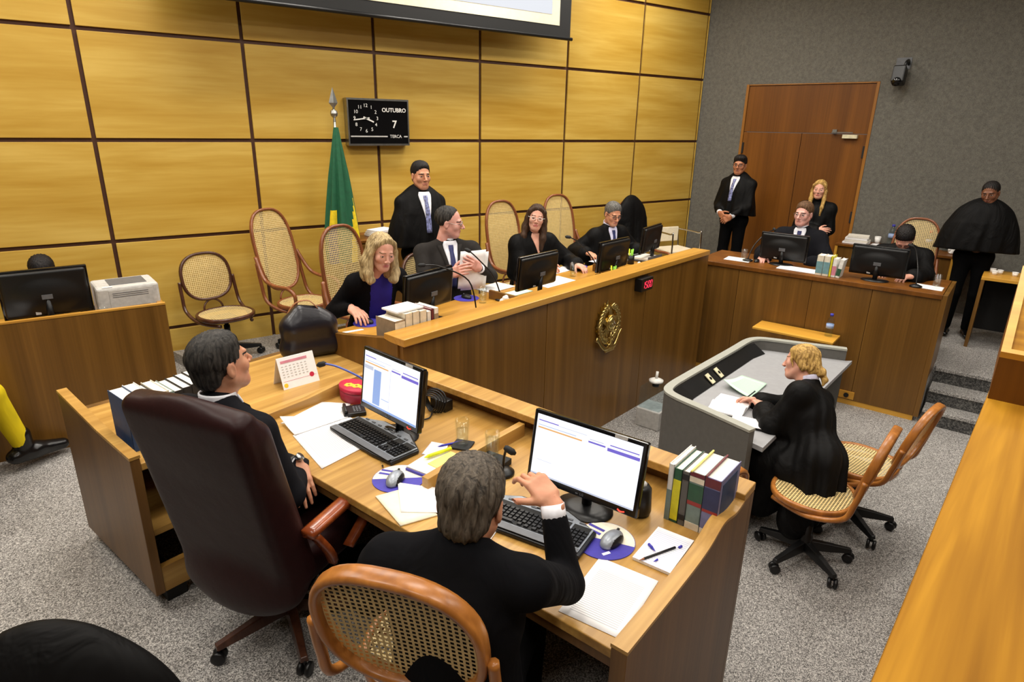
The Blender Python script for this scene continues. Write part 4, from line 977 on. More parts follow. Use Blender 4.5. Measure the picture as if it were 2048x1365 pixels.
def crest():
    p = MF(2.09, -.0); t = thing('gold_crest', 'polished brass national coat of arms on the judges bench front', 'emblem', (p[0], p[1], .505), MF.a)
    # local: x right, z up, -y out of the bench
    m = MB(); n = 40; V = [(0, -.012, .02)]
    for i in range(n): a = 2*math.pi*i/n; r = (.20 if i % 2 == 0 else .165); V.append((r*.86*math.cos(a), .012, .03+r*.95*math.sin(a)))
    m.add(V, [(0, 1+(i+1) % n, 1+i) for i in range(n)]); m.obj('sunburst', 'brass', t)
    m = MB(); V = []
    for i in range(10): a = math.pi/2+2*math.pi*i/10; r = .135 if i % 2 == 0 else .062; V.append((r*math.cos(a), -.02, .035+r*math.sin(a)))
    V.append((0, -.045, .035)); m.add(V, [(10, (i+1) % 10, i) for i in range(10)]); m.obj('star', 'brass', t)
    MB().ball((0, -.035, .035), (.052, .022, .052), 18).obj('disc', 'brass', t, True)
    ds = MB()
    for x, z in ((0, .02), (-.018, .0), (.018, -.002), (0, -.024), (.008, .006)): ds.ball((x, -.057, .035+z), .005, 6)
    ds.obj('constellation', 'steel', t)
    for i in range(5): a = 2*math.pi*i/5; 
    ring = MB(); ring.tube([(.062*math.cos(a), -.036, .035+.062*math.sin(a)) for a in np.linspace(0, 2*math.pi, 28)[:-1]], .006, 6, True); ring.obj('ring', 'brass', t, True)
    for sgn in (-1, 1):
        for i in range(15):
            a = rad(-95+i*12.2) if sgn > 0 else rad(275-i*12.2)
            for rr, tilt, ln in ((.158, .55, .036), (.135, -.5, .03)):
                c = Vector((rr*.92*math.cos(a)*1.0, -.018, .025+rr*math.sin(a))); ta = a+math.pi/2*sgn+tilt*sgn
                R = Matrix.Rotation(-ta, 3, 'Y'); MB().ball(c, (ln, .010, .012), 8, R).obj('leaf', 'brass', t, True)
    MB().tube([(0, -.035, -.15), (0, -.035, -.04)], .007, 8).obj('sword_blade', 'brass', t, True); MB().tube([(-.03, -.035, -.145), (.03, -.035, -.145)], .007, 8).obj('sword_guard', 'brass', t, True)
    for sgn in (-1, 1):
        p = smooth_path([(0, -.03, -.165), (sgn*.06, -.035, -.175), (sgn*.11, -.03, -.14), (sgn*.155, -.025, -.085), (sgn*.185, -.02, -.07)], 6); MB().band(p, (0, 1, 0), .012, .035, False).obj('ribbon', 'brass', t, True)
    MB().box((0, -.03, -.19), (.13, .02, .035)).obj('ribbon_centre', 'brass', t, bevel=.006)
crest()
def led_clock():
    p = MF(2.58, -.001); t = thing('digital_clock', 'small black digital timer with red digits on the bench front', 'clock', (p[0], p[1], .78), MF.a)
    MB().bb(-.095, .095, -.055, .012, -.055, .055).obj('case', 'black_plastic', t, bevel=.004)
    seg = {'0': 'abcdef', '1': 'bc', '5': 'acdfg'}; w, h = .013, .028
    P = dict(a=(0, h, 1), g=(0, 0, 1), d=(0, -h, 1), f=(-w, h/2, 0), b=(w, h/2, 0), e=(-w, -h/2, 0), c=(w, -h/2, 0))
    for i, ch in enumerate('1500'):
        x0 = (-.060, -.020, .022, .062)[i]; m = MB()
        for s in seg[ch]:
            x, z, hor = P[s]; m.box((x0+x+z*.12, -.056, z), (2*w-.005, .003, .006) if hor else (.006, .003, h-.005))
        m.obj('digit', 'led_red', t)
    m = MB(); m.box((.001, -.056, .012), (.005, .003, .005)).box((.0, -.056, -.012), (.005, .003, .005)); m.obj('colon', 'led_red', t)
led_clock()

# ------------------------------------------------------------------ office things
def monitor(label, loc, rotz, w=.475, h=.275, lift=.075, tilt=6, front=False, sticker=None, group='flat monitors'):
    t = thing('monitor', label, 'monitor', loc, rotz, group)           # screen faces -y
    R = Matrix.Translation((0, 0, lift+h/2)) @ Matrix.Rotation(rad(-tilt), 4, 'X')
    def part(m, name, mat, par, **k): o = m.obj(name, mat, par, **k); o.matrix_local = R if par is t else Matrix(); return o
    bz = part(MB().bb(-w/2, w/2, -.012, .014, -h/2, h/2), 'bezel', 'black_gloss', t, bevel=.006)
    s = SDF((-w/2, 0, -h/2), (w/2, .09, h/2), .010); s.box((0, .016, 0), (w/2-.012, .022, h/2-.012), .012, 0); s.ell((0, .02, -.015), (w*.36, .042, h*.33), .03); V, F = s.mesh(); o = to_obj('back_shell', V, F, 'black_plastic', t, True); o.matrix_local = R
    sc = MB().bb(-w/2+.017, w/2-.017, -.0135, -.0122, -h/2+.028, h/2-.015).obj('screen', 'screen_glow' if front else 'screen_grey', bz)
    MB().tube([(0, .035, .01), (0, .04, lift+h*.4)], .02, 10).obj('neck', 'black_plastic', t, True)
    MB().lathe([(.0, 0), (.115, 0), (.115, .006), (.06, .014), (0, .016)], 24, (0, .02, 0), 1, .8).obj('foot', 'black_plastic', t, True)
    part(MB().bb(w*.1, w*.1+.03, .034, .042, -h*.42, -h*.34), 'sticker', 'light_grey', t)
    part(MB().bb(-.03, .03, .055, .066, -.03, .0), 'mount_cover', 'grey_plastic', t)
    if sticker: part(MB().bb(w*.23, w*.23+.05, -.0135, -.0125, h/2-.0135, h/2-.001), 'sticker', 'light_grey', t)
    return t, bz, R
def lit_screen(bz, w, h, full):
    x0, x1, z0, z1 = -w/2+.017, w/2-.017, -h/2+.028, h/2-.015; y = -.0139; W, H = x1-x0, z1-z0
    def r(a, b, c, d, m, n='screen_graphic'): MB().bb(x0+W*a, x0+W*b, y-.0006, y, z1-H*d, z1-H*c).obj(n, m, bz)
    r(.02, .22, .085, .10, 'screen_violet'); r(.22, .5, .10, .106, 'screen_grey'); r(.02, .46, .20, .222, 'screen_orange'); r(.02, .40, .165, .172, 'screen_blue')
    r(.52, .68, .175, .20, 'screen_violet'); r(.70, .99, .185, .235, 'screen_violet'); r(.72, .98, .13, .145, 'screen_violet'); r(.53, .66, .14, .15, 'screen_grey')
    if full: r(.20, .335, .29, .94, 'screen_blue'); r(.0, .18, .26, .33, 'screen_grey'); r(.36, .5, .78, .79, 'screen_blue'); r(.0, 1, .96, 1, 'screen_blue'); r(.505, .508, .2, .95, 'screen_grey')
    else: r(0, 1, .975, 1, 'screen_grey'); r(.05, .2, .74, .745, 'screen_grey')
    text_mesh('maker_lettering', 'LG', .013, 'grey_plastic', bz, frame((.012, -.0128, -h/2+.0135), (1, 0, 0), (0, 0, 1)), .0004)
    m = MB(); m.tube([(-.008, -.0125, -h/2+.0135), (-.008, -.0125, -h/2+.0136)], .006, 10); m.obj('maker_badge', 'grey_plastic', bz)
    m = MB(); q = w/2-.06; m.tube(smooth_path([(q-.016, -.0128, -h/2+.014), (q-.004, -.0128, -h/2+.008), (q+.012, -.0128, -h/2+.012)], 4), .0028, 6); m.obj('power_light', 'power_red', bz)
W1 = .44; t, bz, _ = monitor('lit monitor with a blue menu column in front of the man in the leather chair', NF(.615, -.525, ND), NF.a+rad(-4), W1, .30, .095, 8, True, True); lit_screen(bz, W1, .30, True)
W2 = .475; t, bz, _ = monitor('lit monitor showing a mostly blank page in front of the man with raised hand', NF(1.625, -.46, ND), NF.a+rad(3), W2, .285, .075, 10, True, True); lit_screen(bz, W2, .285, False)
GB = 'black monitors seen from behind'
for lab, x, y, a in (('black monitor back beside the white book row on the judges bench', .70, .60, 6), ('black monitor back in front of the dark-haired woman', 1.72, .46, 0), ('black monitor back in front of the grey-haired robed man', 2.72, .40, 0), ('black monitor back at the far corner end of the judges bench', 3.74, .60, 8)):
    monitor(lab, MF(x, y, MD), MF.a+rad(180+a), lift=.085, tilt=5, group=GB)
for lab, x, y in (('black monitor back before the bespectacled man at the side bench', .60, .36), ('black monitor back before the man looking down at the side bench', 1.47, .24)):
    monitor(lab, RF(x, y, RB), RF.a+rad(180), .46, .275, .04, 5, group=GB)
monitor('large black monitor back on the plain desk by the printer', (-.49, -1.16, .66), rad(183), .50, .33, .10, 5, group=GB)
def keyboard(label, loc, rotz):
    t = thing('keyboard', label, 'keyboard', loc, rotz, 'ergonomic keyboards'); w, d = .485, .205
    def outline(k): return [(-w/2+k, -d/2+k), (-w/4, -d/2+k-.012), (w/4, -d/2+k-.012), (w/2-k, -d/2+k), (w/2-k, d/2-.05), (w/2-.05, d/2-.025-k), (.1, d/2+.02-k), (-.1, d/2+.02-k), (-w/2+.05, d/2-.025-k), (-w/2+k, d/2-.05)]
    MB().prism(outline(0), .002, .02).obj('body', 'black_plastic', t, bevel=.006)
    fr = MB().prism(outline(.012), .0202, .0245).obj('silver_plate', 'silver_plastic', t, bevel=.003)
    MB().bb(-w/2+.014, w/2-.014, -d/2-.006, -d/2+.028, .0247, .0272).obj('palm_rest', 'grey_plastic', t, bevel=.004)
    for x0, x1 in ((-w/2+.022, .088), (.097, .147), (.156, w/2-.02)): MB().bb(x0, x1, -d/2+.034, .052, .0247, .0262).obj('key_well', 'black_matte', t)
    me = None; k0 = None
    def key(x, y, sx=1):
        nonlocal k0
        if k0 is None:
            m = MB(); a, b = .0078, .0062; m.add([(-a, -a, 0), (a, -a, 0), (a, a, 0), (-a, a, 0), (-b, -b, .006), (b, -b, .006), (b, b, .006), (-b, b, .006)], [(4, 5, 6, 7), (0, 1, 5, 4), (1, 2, 6, 5), (2, 3, 7, 6), (3, 0, 4, 7)]); k0 = m.obj('key', 'black_plastic', t); o = k0
        else: o = k0.copy(); COL.objects.link(o)
        o.location = (x, y, .0262); o.scale = (sx, 1, 1)
    for r in range(5):
        y = -d/2+.045+r*.0185
        if r == 0:
            for x, s in ((-.205, 1.3), (-.178, 1.1), (-.152, 1.1), (-.085, 6.2), (-.015, 1.1), (.012, 1.1), (.045, 1.2), (.074, 1.3)): key(x, y, s)
        else:
            for c in range(15): key(-.205+c*.02, y)
    for r in (2, 3):
        for c in range(3): key(.105+c*.0175, -d/2+.052+(r+.2)*.0185, .9)
    for x, y in ((.1225, 1), (.105, 0), (.1225, 0), (.14, 0)): key(x, -d/2+.045+y*.0185, .9)
    for r in range(5):
        for c in range(4): key(.165+c*.0175, -d/2+.045+r*.0185, .9)
    for k in range(8): MB().box((-.17+k*.05, .066, .0265), (.022, .008, .004)).obj('media_button', 'grey_plastic', t)
    MB().ball((0, .083, .025), (.05, .018, .006), 14).obj('control_hub', 'black_gloss', t, True)
keyboard('black and silver keyboard half under loose papers', NF(.585, -.60, ND), NF.a+rad(-4))
keyboard('black and silver keyboard by the second mouse pad', NF(1.525, -.655, ND), NF.a+rad(9))
def mouse_set(lm, lp, loc, rotz, loc2):
    t = thing('mouse_pad', lp, 'mouse pad', loc2, rotz, 'purple mouse pads')
    MB().lathe([(0, 0), (.108, 0), (.108, .003), (0, .003)], 40).obj('pad', 'pad_purple', t)
    m = MB(); po = [(.106*math.cos(a), .106*math.sin(a)) for a in np.linspace(rad(20), rad(200), 24)]; m.prism(po, .003, .0036); m.obj('cream_print', 'pad_cream', t)
    for dy in (.026, .052): MB().box((-.062, dy-.01, .004), (.066, .013, .0008)).obj('purple_stripe', 'pad_purple', t)
    MB().box((.045, -.06, .0035), (.012, .03, .0008), rotm('Z', -.4)).obj('white_mark', 'paper', t)
    t = thing('mouse', lm, 'mouse', loc, rotz, 'silver mice')
    s = SDF((-.05, -.08, -.01), (.05, .08, .06), .004); s.ell((0, -.004, .004), (.034, .058, .036), 0); s.plane((0, 0, .001), (0, 0, -1), .004); V, F = s.mesh(); c = V[F].mean(1); mi = (np.abs(c[:, 0]) > .022-.08*np.clip(c[:, 1], -.05, 0)*0).astype(int)
    to_obj('shell', V, F, ['silver_plastic', 'black_plastic'], t, True, mi); MB().tube([(-.003, .034, .030), (.003, .034, .030)], .008, 10).obj('wheel', 'black_plastic', t, True)
mouse_set('silver mouse near the stacked notes and divider', 'round purple and cream pad under the mouse by the divider', NF(.925, -.785, ND+.0042), NF.a+rad(25), NF(.92, -.765, ND+.0006))
mouse_set('silver mouse beside the open notepad', 'round purple and cream pad under the mouse by the notepad', NF(1.815, -.555, ND+.0042), NF.a+rad(-2), NF(1.79, -.565, ND+.0006))
def quad_sheet(name, label, pts, z, mat, thick=.0016, cat='paper', group=None, curl=0, parent=None):
    """paper sheet from four plan corners (a,b along the top edge, c,d the bottom)"""
    a, b, c, d = [Vector((p[0], p[1], 0)) for p in pts]; n = 9; V = []; uv = []
    o = (a+b+c+d)/4
    for r in range(n):
        for k in range(n):
            u, v = k/(n-1), r/(n-1); p = a.lerp(b, u).lerp(d.lerp(c, u), v)-o; zz = curl*((1-v)*(1-u))**2 if curl > 0 else -curl*(v*u)**2
            V.append((p.x, p.y, zz)); uv.append((u, 1-v))
    F = [(r*n+k, (r+1)*n+k, (r+1)*n+k+1, r*n+k+1) for r in range(n-1) for k in range(n-1)]
    ob = to_obj(name, V, F, mat, None, True, None, uv); so = ob.modifiers.new('thick', 'SOLIDIFY'); so.thickness = thick; so.offset = 1 if (b-a).cross(d-a).z < 0 else -1
    ob.location = (o.x, o.y, z+.0006); tag(ob, label, cat, group); return ob
nq = lambda *p: [NF(t, -s)[:2] for t, s in p]
GP = 'loose papers on the desks'
quad_sheet('paper_sheet', 'printed sheet alone at the near right corner of the desk', nq((1.825, .655), (2.035, .635), (2.065, .932), (1.862, .955)), ND, 'printed_page', group=GP)
quad_sheet('paper_sheet', 'printed sheets fanned beside the keyboard in front of the leather chair', nq((.235, .53), (.59, .575), (.615, .925), (.26, .835)), ND, 'printed_page', .004, group=GP)
quad_sheet('paper_sheet', 'pinkish sheet lying furthest back in the fanned papers', nq((.04, .52), (.17, .43), (.30, .66), (.10, .80)), ND, 'printed_page', .002, group=GP)
quad_sheet('paper_sheet', 'folded white sheet curling over the fanned papers', nq((.10, .80), (.235, .53), (.30, .55), (.27, .83)), ND+.006, 'paper', .003, group=GP, curl=.03)
quad_sheet('paper_sheet', 'cream document pages by the left shoulder of the man with raised hand', nq((.955, .915), (1.00, .80), (1.23, .845), (1.175, .98)), ND, 'paper_cream', .006, group=GP)
quad_sheet('paper_sheet', 'blank white sheet on top of the cream pages', nq((.955, .80), (1.11, .71), (1.27, .80), (1.115, .925)), ND+.007, 'paper', group=GP, curl=.006)
quad_sheet('paper_sheet', 'long white sheet half hidden by the head of the man with raised hand', nq((1.25, .60), (1.41, .60), (1.50, .90), (1.34, .93)), ND, 'paper', .003, group=GP)
quad_sheet('paper_sheet', 'small note sheet tucked against the keyboard end', nq((.79, .45), (.87, .42), (.93, .52), (.84, .56)), ND, 'ruled_page', group=GP)
def notepad():
    t = thing('notepad', 'white ruled notepad with pens lying on it', 'notepad', NF(1.978, -.482, ND+.0008), NF.a+rad(3))
    MB().bb(-.068, .068, -.108, .108, 0, .011).obj('pages', 'paper_edge', t, bevel=.001)
    o = to_obj('top_page', [(-.068, -.108, .0113), (.068, -.108, .0113), (.068, .108, .0113), (-.068, .108, .0113)], [(0, 1, 2, 3)], 'ruled_page', t, uv=[(0, 0), (1, 0), (1, 1), (0, 1)])
notepad()
def pen(name, label, p0, p1, z, mats, r=.0042, group='pens'):
    a, b = Vector(NF(p0[0], -p0[1], z)), Vector(NF(p1[0], -p1[1], z)); L = (b-a).length; t = thing(name, label, 'pen', tuple(a), math.atan2((b-a).y, (b-a).x), group)
    MB().tube([(.02, 0, r), (L-.001, 0, r)], r, 8).obj('barrel', mats[0], t, True); MB().tube([(0, 0, r), (.02, 0, r)], [.0008, r*.95], 8).obj('tip', mats[1], t, True)
    if len(mats) > 2: MB().tube([(L-.014, 0, r), (L, 0, r)], r*1.15, 8).obj('end_cap', mats[2], t, True)
zn = ND+.0125
pen('pencil', 'black pencil across the notepad', (1.945, .60), (2.008, .455), zn, ('black_plastic', 'leather_tan'))
pen('ballpoint_pen', 'clear ballpoint pen lying on the notepad', (1.985, .575), (2.022, .435), zn, ('clear_glass', 'ink_blue', 'ink_blue'), .004)
pen('short_pen', 'short blue capped pen stub on the notepad', (1.965, .522), (1.928, .50), zn, ('ink_blue', 'ink_blue'), .005)
pen('ballpoint_pen', 'pen lying alone between the mouse and the papers', (.81, .755), (.67, .665), ND+.0008, ('clear_glass', 'black_plastic', 'black_plastic'), .0045)
pen('highlighter', 'yellow highlighter on the stacked notes', (.915, .615), (.945, .478), ND+.026, ('marker_yellow', 'marker_yellow'), .008)
pen('ballpoint_pen', 'blue pen behind the yellow highlighter', (.85, .47), (.90, .36), ND+.0008, ('ink_blue', 'ink_blue'), .005)
def note_block():
    t = thing('note_stack', 'stack of white and yellow notes by the middle divider', 'notes', NF(.957, -.58, ND), NF.a+rad(6))
    MB().box((0, -.01, .011), (.15, .20, .02)).obj('white_pad', 'paper_edge', t); MB().box((0, -.114, .008), (.15, .006, .014)).obj('purple_cover', 'pad_purple', t)
    MB().box((.03, .02, .023), (.07, .14, .004), rotm('Z', -.1)).obj('yellow_notes', 'sticky_yellow', t)
note_block()
def tumbler(label, loc, fill=.45, h=.125, coaster=True, group='water glasses'):
    t = thing('water_glass', label, 'glass', loc, 0, group); r = .033
    MB().lathe([(0, 0), (r*.85, 0), (r*.86, .012), (r*.9, .02), (r, h), (r-.0025, h), (r*.86-.002, .022), (0, .016)], 24).obj('tumbler', 'clear_glass', t, True)
    MB().lathe([(0, .0185), (r*.86-.0045, .0245), (r*.86-.004+.0035*fill, .02+fill*h), (0, .02+fill*h)], 24).obj('water', 'water', t, True)
def coaster(label, loc, w, rotz): tag(MB().bb(-w/2, w/2, -w/2, w/2, 0, .012).obj('coaster', 'black_matte', None, bevel=.004), label, 'coaster', 'black coasters'); o = D.objects[-1] if False else None
def put(o, loc, rotz=0): o.location = loc; o.rotation_euler = (0, 0, rotz); return o
put(tag(MB().bb(-.045, .045, -.045, .045, 0, .010).obj('coaster', 'black_matte', None, bevel=.003), 'black coaster under the glass left of the divider', 'coaster', 'black coasters'), NF(.925, -.385, ND), NF.a+.4)
tumbler('glass of water left of the middle divider', NF(.925, -.385, ND+.0105))
put(tag(MB().bb(-.065, .065, -.055, .055, 0, .03).obj('coaster', 'black_matte', None, bevel=.003), 'thick black block under the glass right of the divider', 'coaster', 'black coasters'), NF(1.14, -.425, ND), NF.a+.1)
tumbler('fuller glass of water right of the middle divider', NF(1.135, -.42, ND+.0305), .6)
def book(label, loc, rotz, th, d, h, cover, bands=(), group='upright books', label_text=None, lean=0, page_m='paper_edge', face=None):
    """upright book, spine on -y, thickness along x"""
    t = thing('book', label, 'book', loc, rotz, group); t.rotation_euler = (0, lean, rotz)
    MB().bb(-th/2+.003, th/2-.003, -d/2+.004, d/2-.003, .003, h-.004).obj('pages', page_m, t)
    m = MB(); m.bb(-th/2, -th/2+.003, -d/2, d/2, 0, h).bb(th/2-.003, th/2, -d/2, d/2, 0, h).bb(-th/2, th/2, -d/2, -d/2+.004, 0, h); m.obj('cover', cover, t)
    for k, (z0, z1, mt) in enumerate(bands): MB().bb(-th/2+.0005, th/2-.0005, -d/2-.0012, -d/2, h*z0, h*z1).obj('spine_band', mt, t)
    if face: MB().bb(th/2, th/2+.001, -d/2+.02, d/2-.03, h*.35, h*.9).obj('cover_print', face, t)
    if label_text: text_mesh('spine_lettering', label_text, min(.013, th*.32), 'book_cream', t, frame((0, -d/2-.0018, h*.68), (1, 0, 0), (0, 0, 1)), .0003)
    return t
GBk = 'law books on the near desk'
x = 1.888
for lab, th, h, cv, bands, tx in (('white spined book leftmost in the row at the desk end', .02, .235, 'book_white', ((.0, .55, 'book_grey'),), None), ('dark green book with yellow strip at the desk end', .03, .225, 'book_green', ((.05, .8, 'book_yellow'),), None), ('grey ring-bound book in the row at the desk end', .026, .225, 'laminate_dark', ((.1, .2, 'book_black'), (.85, .95, 'book_black')), None),
                           ('thick green law book in the row at the desk end', .055, .235, 'book_grey', ((.5, .8, 'book_green'), (.43, .5, 'book_red'), (.83, .92, 'book_cream'), (.93, 1.0, 'book_maroon'), (0, .12, 'book_cream')), 'DIREITO'), ('thick blue law book rightmost in the row at the desk end', .058, .235, 'book_lilac', ((.45, .82, 'book_blue'), (.40, .45, 'book_red'), (.84, .99, 'book_maroon'), (0, .10, 'book_cream')), 'CODIGO')):
    o = book(lab, NF(x+th/2, -.205, ND+.0005), NF.a, th, .19, h, cv, bands, GBk, None, face='book_navy' if 'blue' in lab else None); x += th+.002
# two page markers
for dx, mt in ((.088, 'sticky_yellow'), (.143, 'book_maroon')): tag(put(MB().bb(-.003, .003, -.10, .10, 0, .006).obj('bookmark', mt), NF(1.888+dx, -.205, ND+.2355), NF.a), 'narrow %s marker on top of the thick law books' % ('yellow' if 'y' in mt[-6:] else 'red'), 'bookmark')
GL = 'books on the desk wing'
x0 = -1.375
for i, (lab, th, h, cv, bands) in enumerate((('blue law book with red band nearest the wing end', .062, .245, 'book_navy', ((.86, .97, 'book_red'), (.78, .86, 'book_teal'))), ('white edged book second from the wing end', .05, .245, 'book_white', ()), ('black ring folder third from the wing end', .03, .22, 'book_black', ()), ('cream book on the desk wing with a raised corner', .045, .225, 'book_cream', ()), ('grey thin book mid row on the desk wing', .025, .21, 'book_grey', ()),
                                     ('white paged book left of the last three on the wing', .042, .20, 'book_black', ()), ('white paged book third from the far end of the wing row', .042, .20, 'book_black', ()), ('white paged book second from the far end of the wing row', .042, .20, 'book_black', ()), ('last white paged book of the wing row behind the seated man', .042, .20, 'book_black', ()))):
    book(lab, NF(-.22-.012*i, x0+th/2, ND+.0005), NF.a+rad(90), th, .19, h, cv, bands, GL); x0 += th+.003
def gooseneck(label, base, pts, head_dir, mat='black_plastic', group='gooseneck microphones', base_r=.05, box=None):
    t = thing('microphone', label, 'microphone', base, 0, group); P = [Vector(p)-Vector(base) for p in pts]
    if box: MB().bb(-box[0]/2, box[0]/2, -box[1]/2, box[1]/2, 0, .03).obj('base', 'black_plastic', t, bevel=.006)
    else: MB().lathe([(0, 0), (base_r, 0), (base_r, .012), (base_r*.4, .025), (0, .026)], 20).obj('base', 'black_plastic', t, True)
    MB().tube(smooth_path([(0, 0, .02)]+P, 6), .0055, 8).obj('gooseneck', mat, t, True)
    d = Vector(head_dir).normalized(); e = P[-1]; MB().tube([e-d*.01, e, e+d*.03, e+d*.045], [.008, .014, .015, .006], 10).obj('capsule', 'black_matte', t, True)
plain('neck_blue', (84, 96, 168), .35, .4)
gooseneck('blue-necked desk microphone leaning over the divider', NF(.23, -.30, ND), [NF(.20, -.36, ND+.12), NF(.10, -.44, ND+.19), NF(.02, -.475, ND+.20)], Vector(NF(-.1, -.5, 0))-Vector(NF(0, -.45, .04)), 'neck_blue')
gooseneck('black angled microphone by the raised hand', NF(1.22, -.45, ND), [NF(1.235, -.46, ND+.09), NF(1.27, -.49, ND+.155)], Vector(NF(1.36, -.45, -.05))-Vector(NF(1.27, -.49, 0)))
GM = 'bench microphones'
gooseneck('thin microphone rising behind the monitor near the fair-haired woman', MF(1.05, .47, MD), [MF(1.0, .50, .98), MF(.80, .58, 1.10), MF(.69, .62, 1.12)], (-.9, .1, .05), group=GM)
gooseneck('thin microphone in front of the man holding papers', MF(1.46, .60, MD), [MF(1.42, .65, .92), MF(1.32, .72, 1.06), MF(1.27, .76, 1.12)], (-.5, .5, .3), group=GM)
gooseneck('thin microphone between the two robed judges', MF(2.73, .52, MD), [MF(2.68, .57, .88), MF(2.55, .64, 1.04), MF(2.46, .69, 1.10)], (-.7, .5, .1), group=GM)
gooseneck('thin microphone left of the bespectacled man at the side bench', RF(.28, .29, RB), [RF(.30, .36, .9), RF(.36, .5, 1.02), RF(.41, .62, 1.05)], (.3, .4, .1), group=GM)
gooseneck('thin microphone by the man looking down', RF(1.80, .19, RB), [RF(1.78, .25, .9), RF(1.72, .45, 1.02), RF(1.67, .6, 1.04)], (-.1, .3, .1), group=GM)
def tin():
    t = thing('tin_box', 'oval red tin with yellow flowers beside the lit monitor', 'tin', NF(.13, -.375, ND), NF.a+rad(-5))
    MB().lathe([(0, 0), (.078, 0), (.08, .004), (.08, .058), (0, .058)], 32, (0, 0, 0), 1.25, .85).obj('body', 'tin_dark', t, True)
    MB().lathe([(.082, .058), (.083, .06), (.083, .075), (.079, .079), (0, .079)], 32, (0, 0, 0), 1.25, .85).obj('lid', 'tin_red', t, True)
    for x, y in ((.02, .0), (.06, .02), (-.02, -.02)):
        for k in range(6): a = k*math.pi/3; MB().ball((x+.016*math.cos(a), y+.016*math.sin(a), .079), (.011, .011, .003), 8).obj('painted_petal', 'petal_yellow', t, True)
tin()
def calendar():
    t = thing('desk_calendar', 'white tent desk calendar with pink heading on the desk wing', 'calendar', NF(-.30, -.45, ND), NF.a+rad(84)); w, h = .215, .175; R = Matrix.Rotation(rad(-20), 4, 'X')
    m = MB(); m.bb(-w/2, w/2, -.001, .001, 0, h); o = m.obj('front_page', 'paper', t); o.matrix_local = Matrix.Translation((0, -.065, 0)) @ R
    m = MB(); m.bb(-w/2, w/2, -.001, .001, 0, h); b = m.obj('back_page', 'paper', t); b.matrix_local = Matrix.Translation((0, .058, 0)) @ Matrix.Rotation(rad(20), 4, 'X')
    MB().bb(-w*.42, w*.30, -.0025, -.001, h*.82, h*.90).obj('pink_heading', 'cal_pink', o)
    for r in range(5):
        for c in range(7): MB().box((-w*.40+c*w*.105, -.0015, h*.72-r*h*.085), (w*.05, .0012, h*.028)).obj('date', 'light_grey', o)
    MB().bb(-w*.45, w*.45, -.0018, -.001, h*.24, h*.25).obj('rule_line', 'cal_pink', o)
    for x, z, r, mt in ((w*.33, .27, .014, 'tin_red'), (-w*.41, .12, .012, 'petal_yellow')): MB().tube([(x, -.002, h*z), (x, -.001, h*z)], r, 14).obj('seal', mt, o)
calendar()
def bag():
    t = thing('handbag', 'soft black leather bag with tan strap on the desk wing', 'bag', NF(-.60, -.14, ND), NF.a+rad(70))
    s = SDF((-.25, -.18, -.02), (.25, .18, .42), .009); s.cone((-.12, 0, .07), (.12, 0, .07), .075, .075, 0); s.cone((-.10, 0, .20), (.09, 0, .20), .085, .08, .06); s.cone((-.05, 0, .30), (.04, 0, .28), .035, .03, .09); s.plane((0, 0, .004), (0, 0, -1), .01)
    V, F = s.mesh(); to_obj('body', smooth_mesh(V, F, 1), F, 'leather_black', t, True)
    MB().band(smooth_path([(-.16, .03, .06), (-.15, .05, .20), (-.08, .04, .33), (.0, .0, .36), (.05, -.02, .31)], 6), (0, 1, 0), .022, .006, False).obj('strap', 'leather_tan', t, True)
bag()
def phone(label, loc, rotz, mat='black_plastic', group=None): 
    t = thing('desk_phone', label, 'phone', loc, rotz, group); m = MB(); m.prism([(-.11, -.09), (.11, -.09), (.11, .09), (-.11, .09)], 0, .045); m.obj('body', mat, t, bevel=.01); MB().tube(smooth_path([(-.085, -.08, .06), (-.09, 0, .075), (-.085, .08, .06)], 4), .018, 8).obj('handset', mat, t, True)
    for r in range(4):
        for c in range(3): MB().box((.0+c*.028, -.05+r*.028, .047), (.018, .016, .006)).obj('button', 'grey_plastic', t)
GPh = 'black desk phones on the judges bench'
for lab, x, y in (('black desk phone behind the ledge beside the white books', .84, .27), ('black desk phone behind the ledge before the dark-haired woman', 1.80, .27), ('black desk phone behind the ledge before the grey-haired man', 3.02, .27), ('black desk phone at the corner end of the bench', 3.75, .30)): phone(lab, MF(x, y, MD), MF.a+rad(10), group=GPh)
phone('small black phone between the papers and keyboard', NF(.27, -.49, ND), NF.a+rad(60), group=None); D.objects['desk_phone.004'].scale = (.5, .6, .5)
def cable_coil():
    t = thing('cable_coil', 'coiled black cables behind the lit monitor', 'cables', NF(.56, -.22, ND), NF.a)
    for k in range(5):
        r = .045+.006*k; MB().tube([(r*math.cos(a), -.02+.012*k+.01*math.sin(2*a), .055+r*math.sin(a)*.95) for a in np.linspace(0, 2*math.pi, 22)[:-1]], .004, 6, True).obj('loop', 'black_plastic', t, True)
    MB().tube(smooth_path([(0, .0, .01), (.05, -.07, .008), (.02, -.12, .008), (-.08, -.10, .008), (-.12, -.02, .02)], 6), .004, 6).obj('lead', 'black_plastic', t, True)
    MB().bb(-.05, .06, .03, .09, 0, .06).obj('adaptor', 'black_plastic', t, bevel=.006)
cable_coil()
def speaker_cup():
    t = thing('computer_speaker', 'small black speaker behind the second lit monitor', 'speaker', NF(1.80, -.33, ND), NF.a); MB().lathe([(.04, 0), (.045, .02), (.04, .11), (.03, .125), (0, .13)], 18).obj('body', 'black_plastic', t, True); MB().ball((0, 0, .128), (.022, .022, .012), 10).obj('dome', 'light_grey', t, True)
speaker_cup()
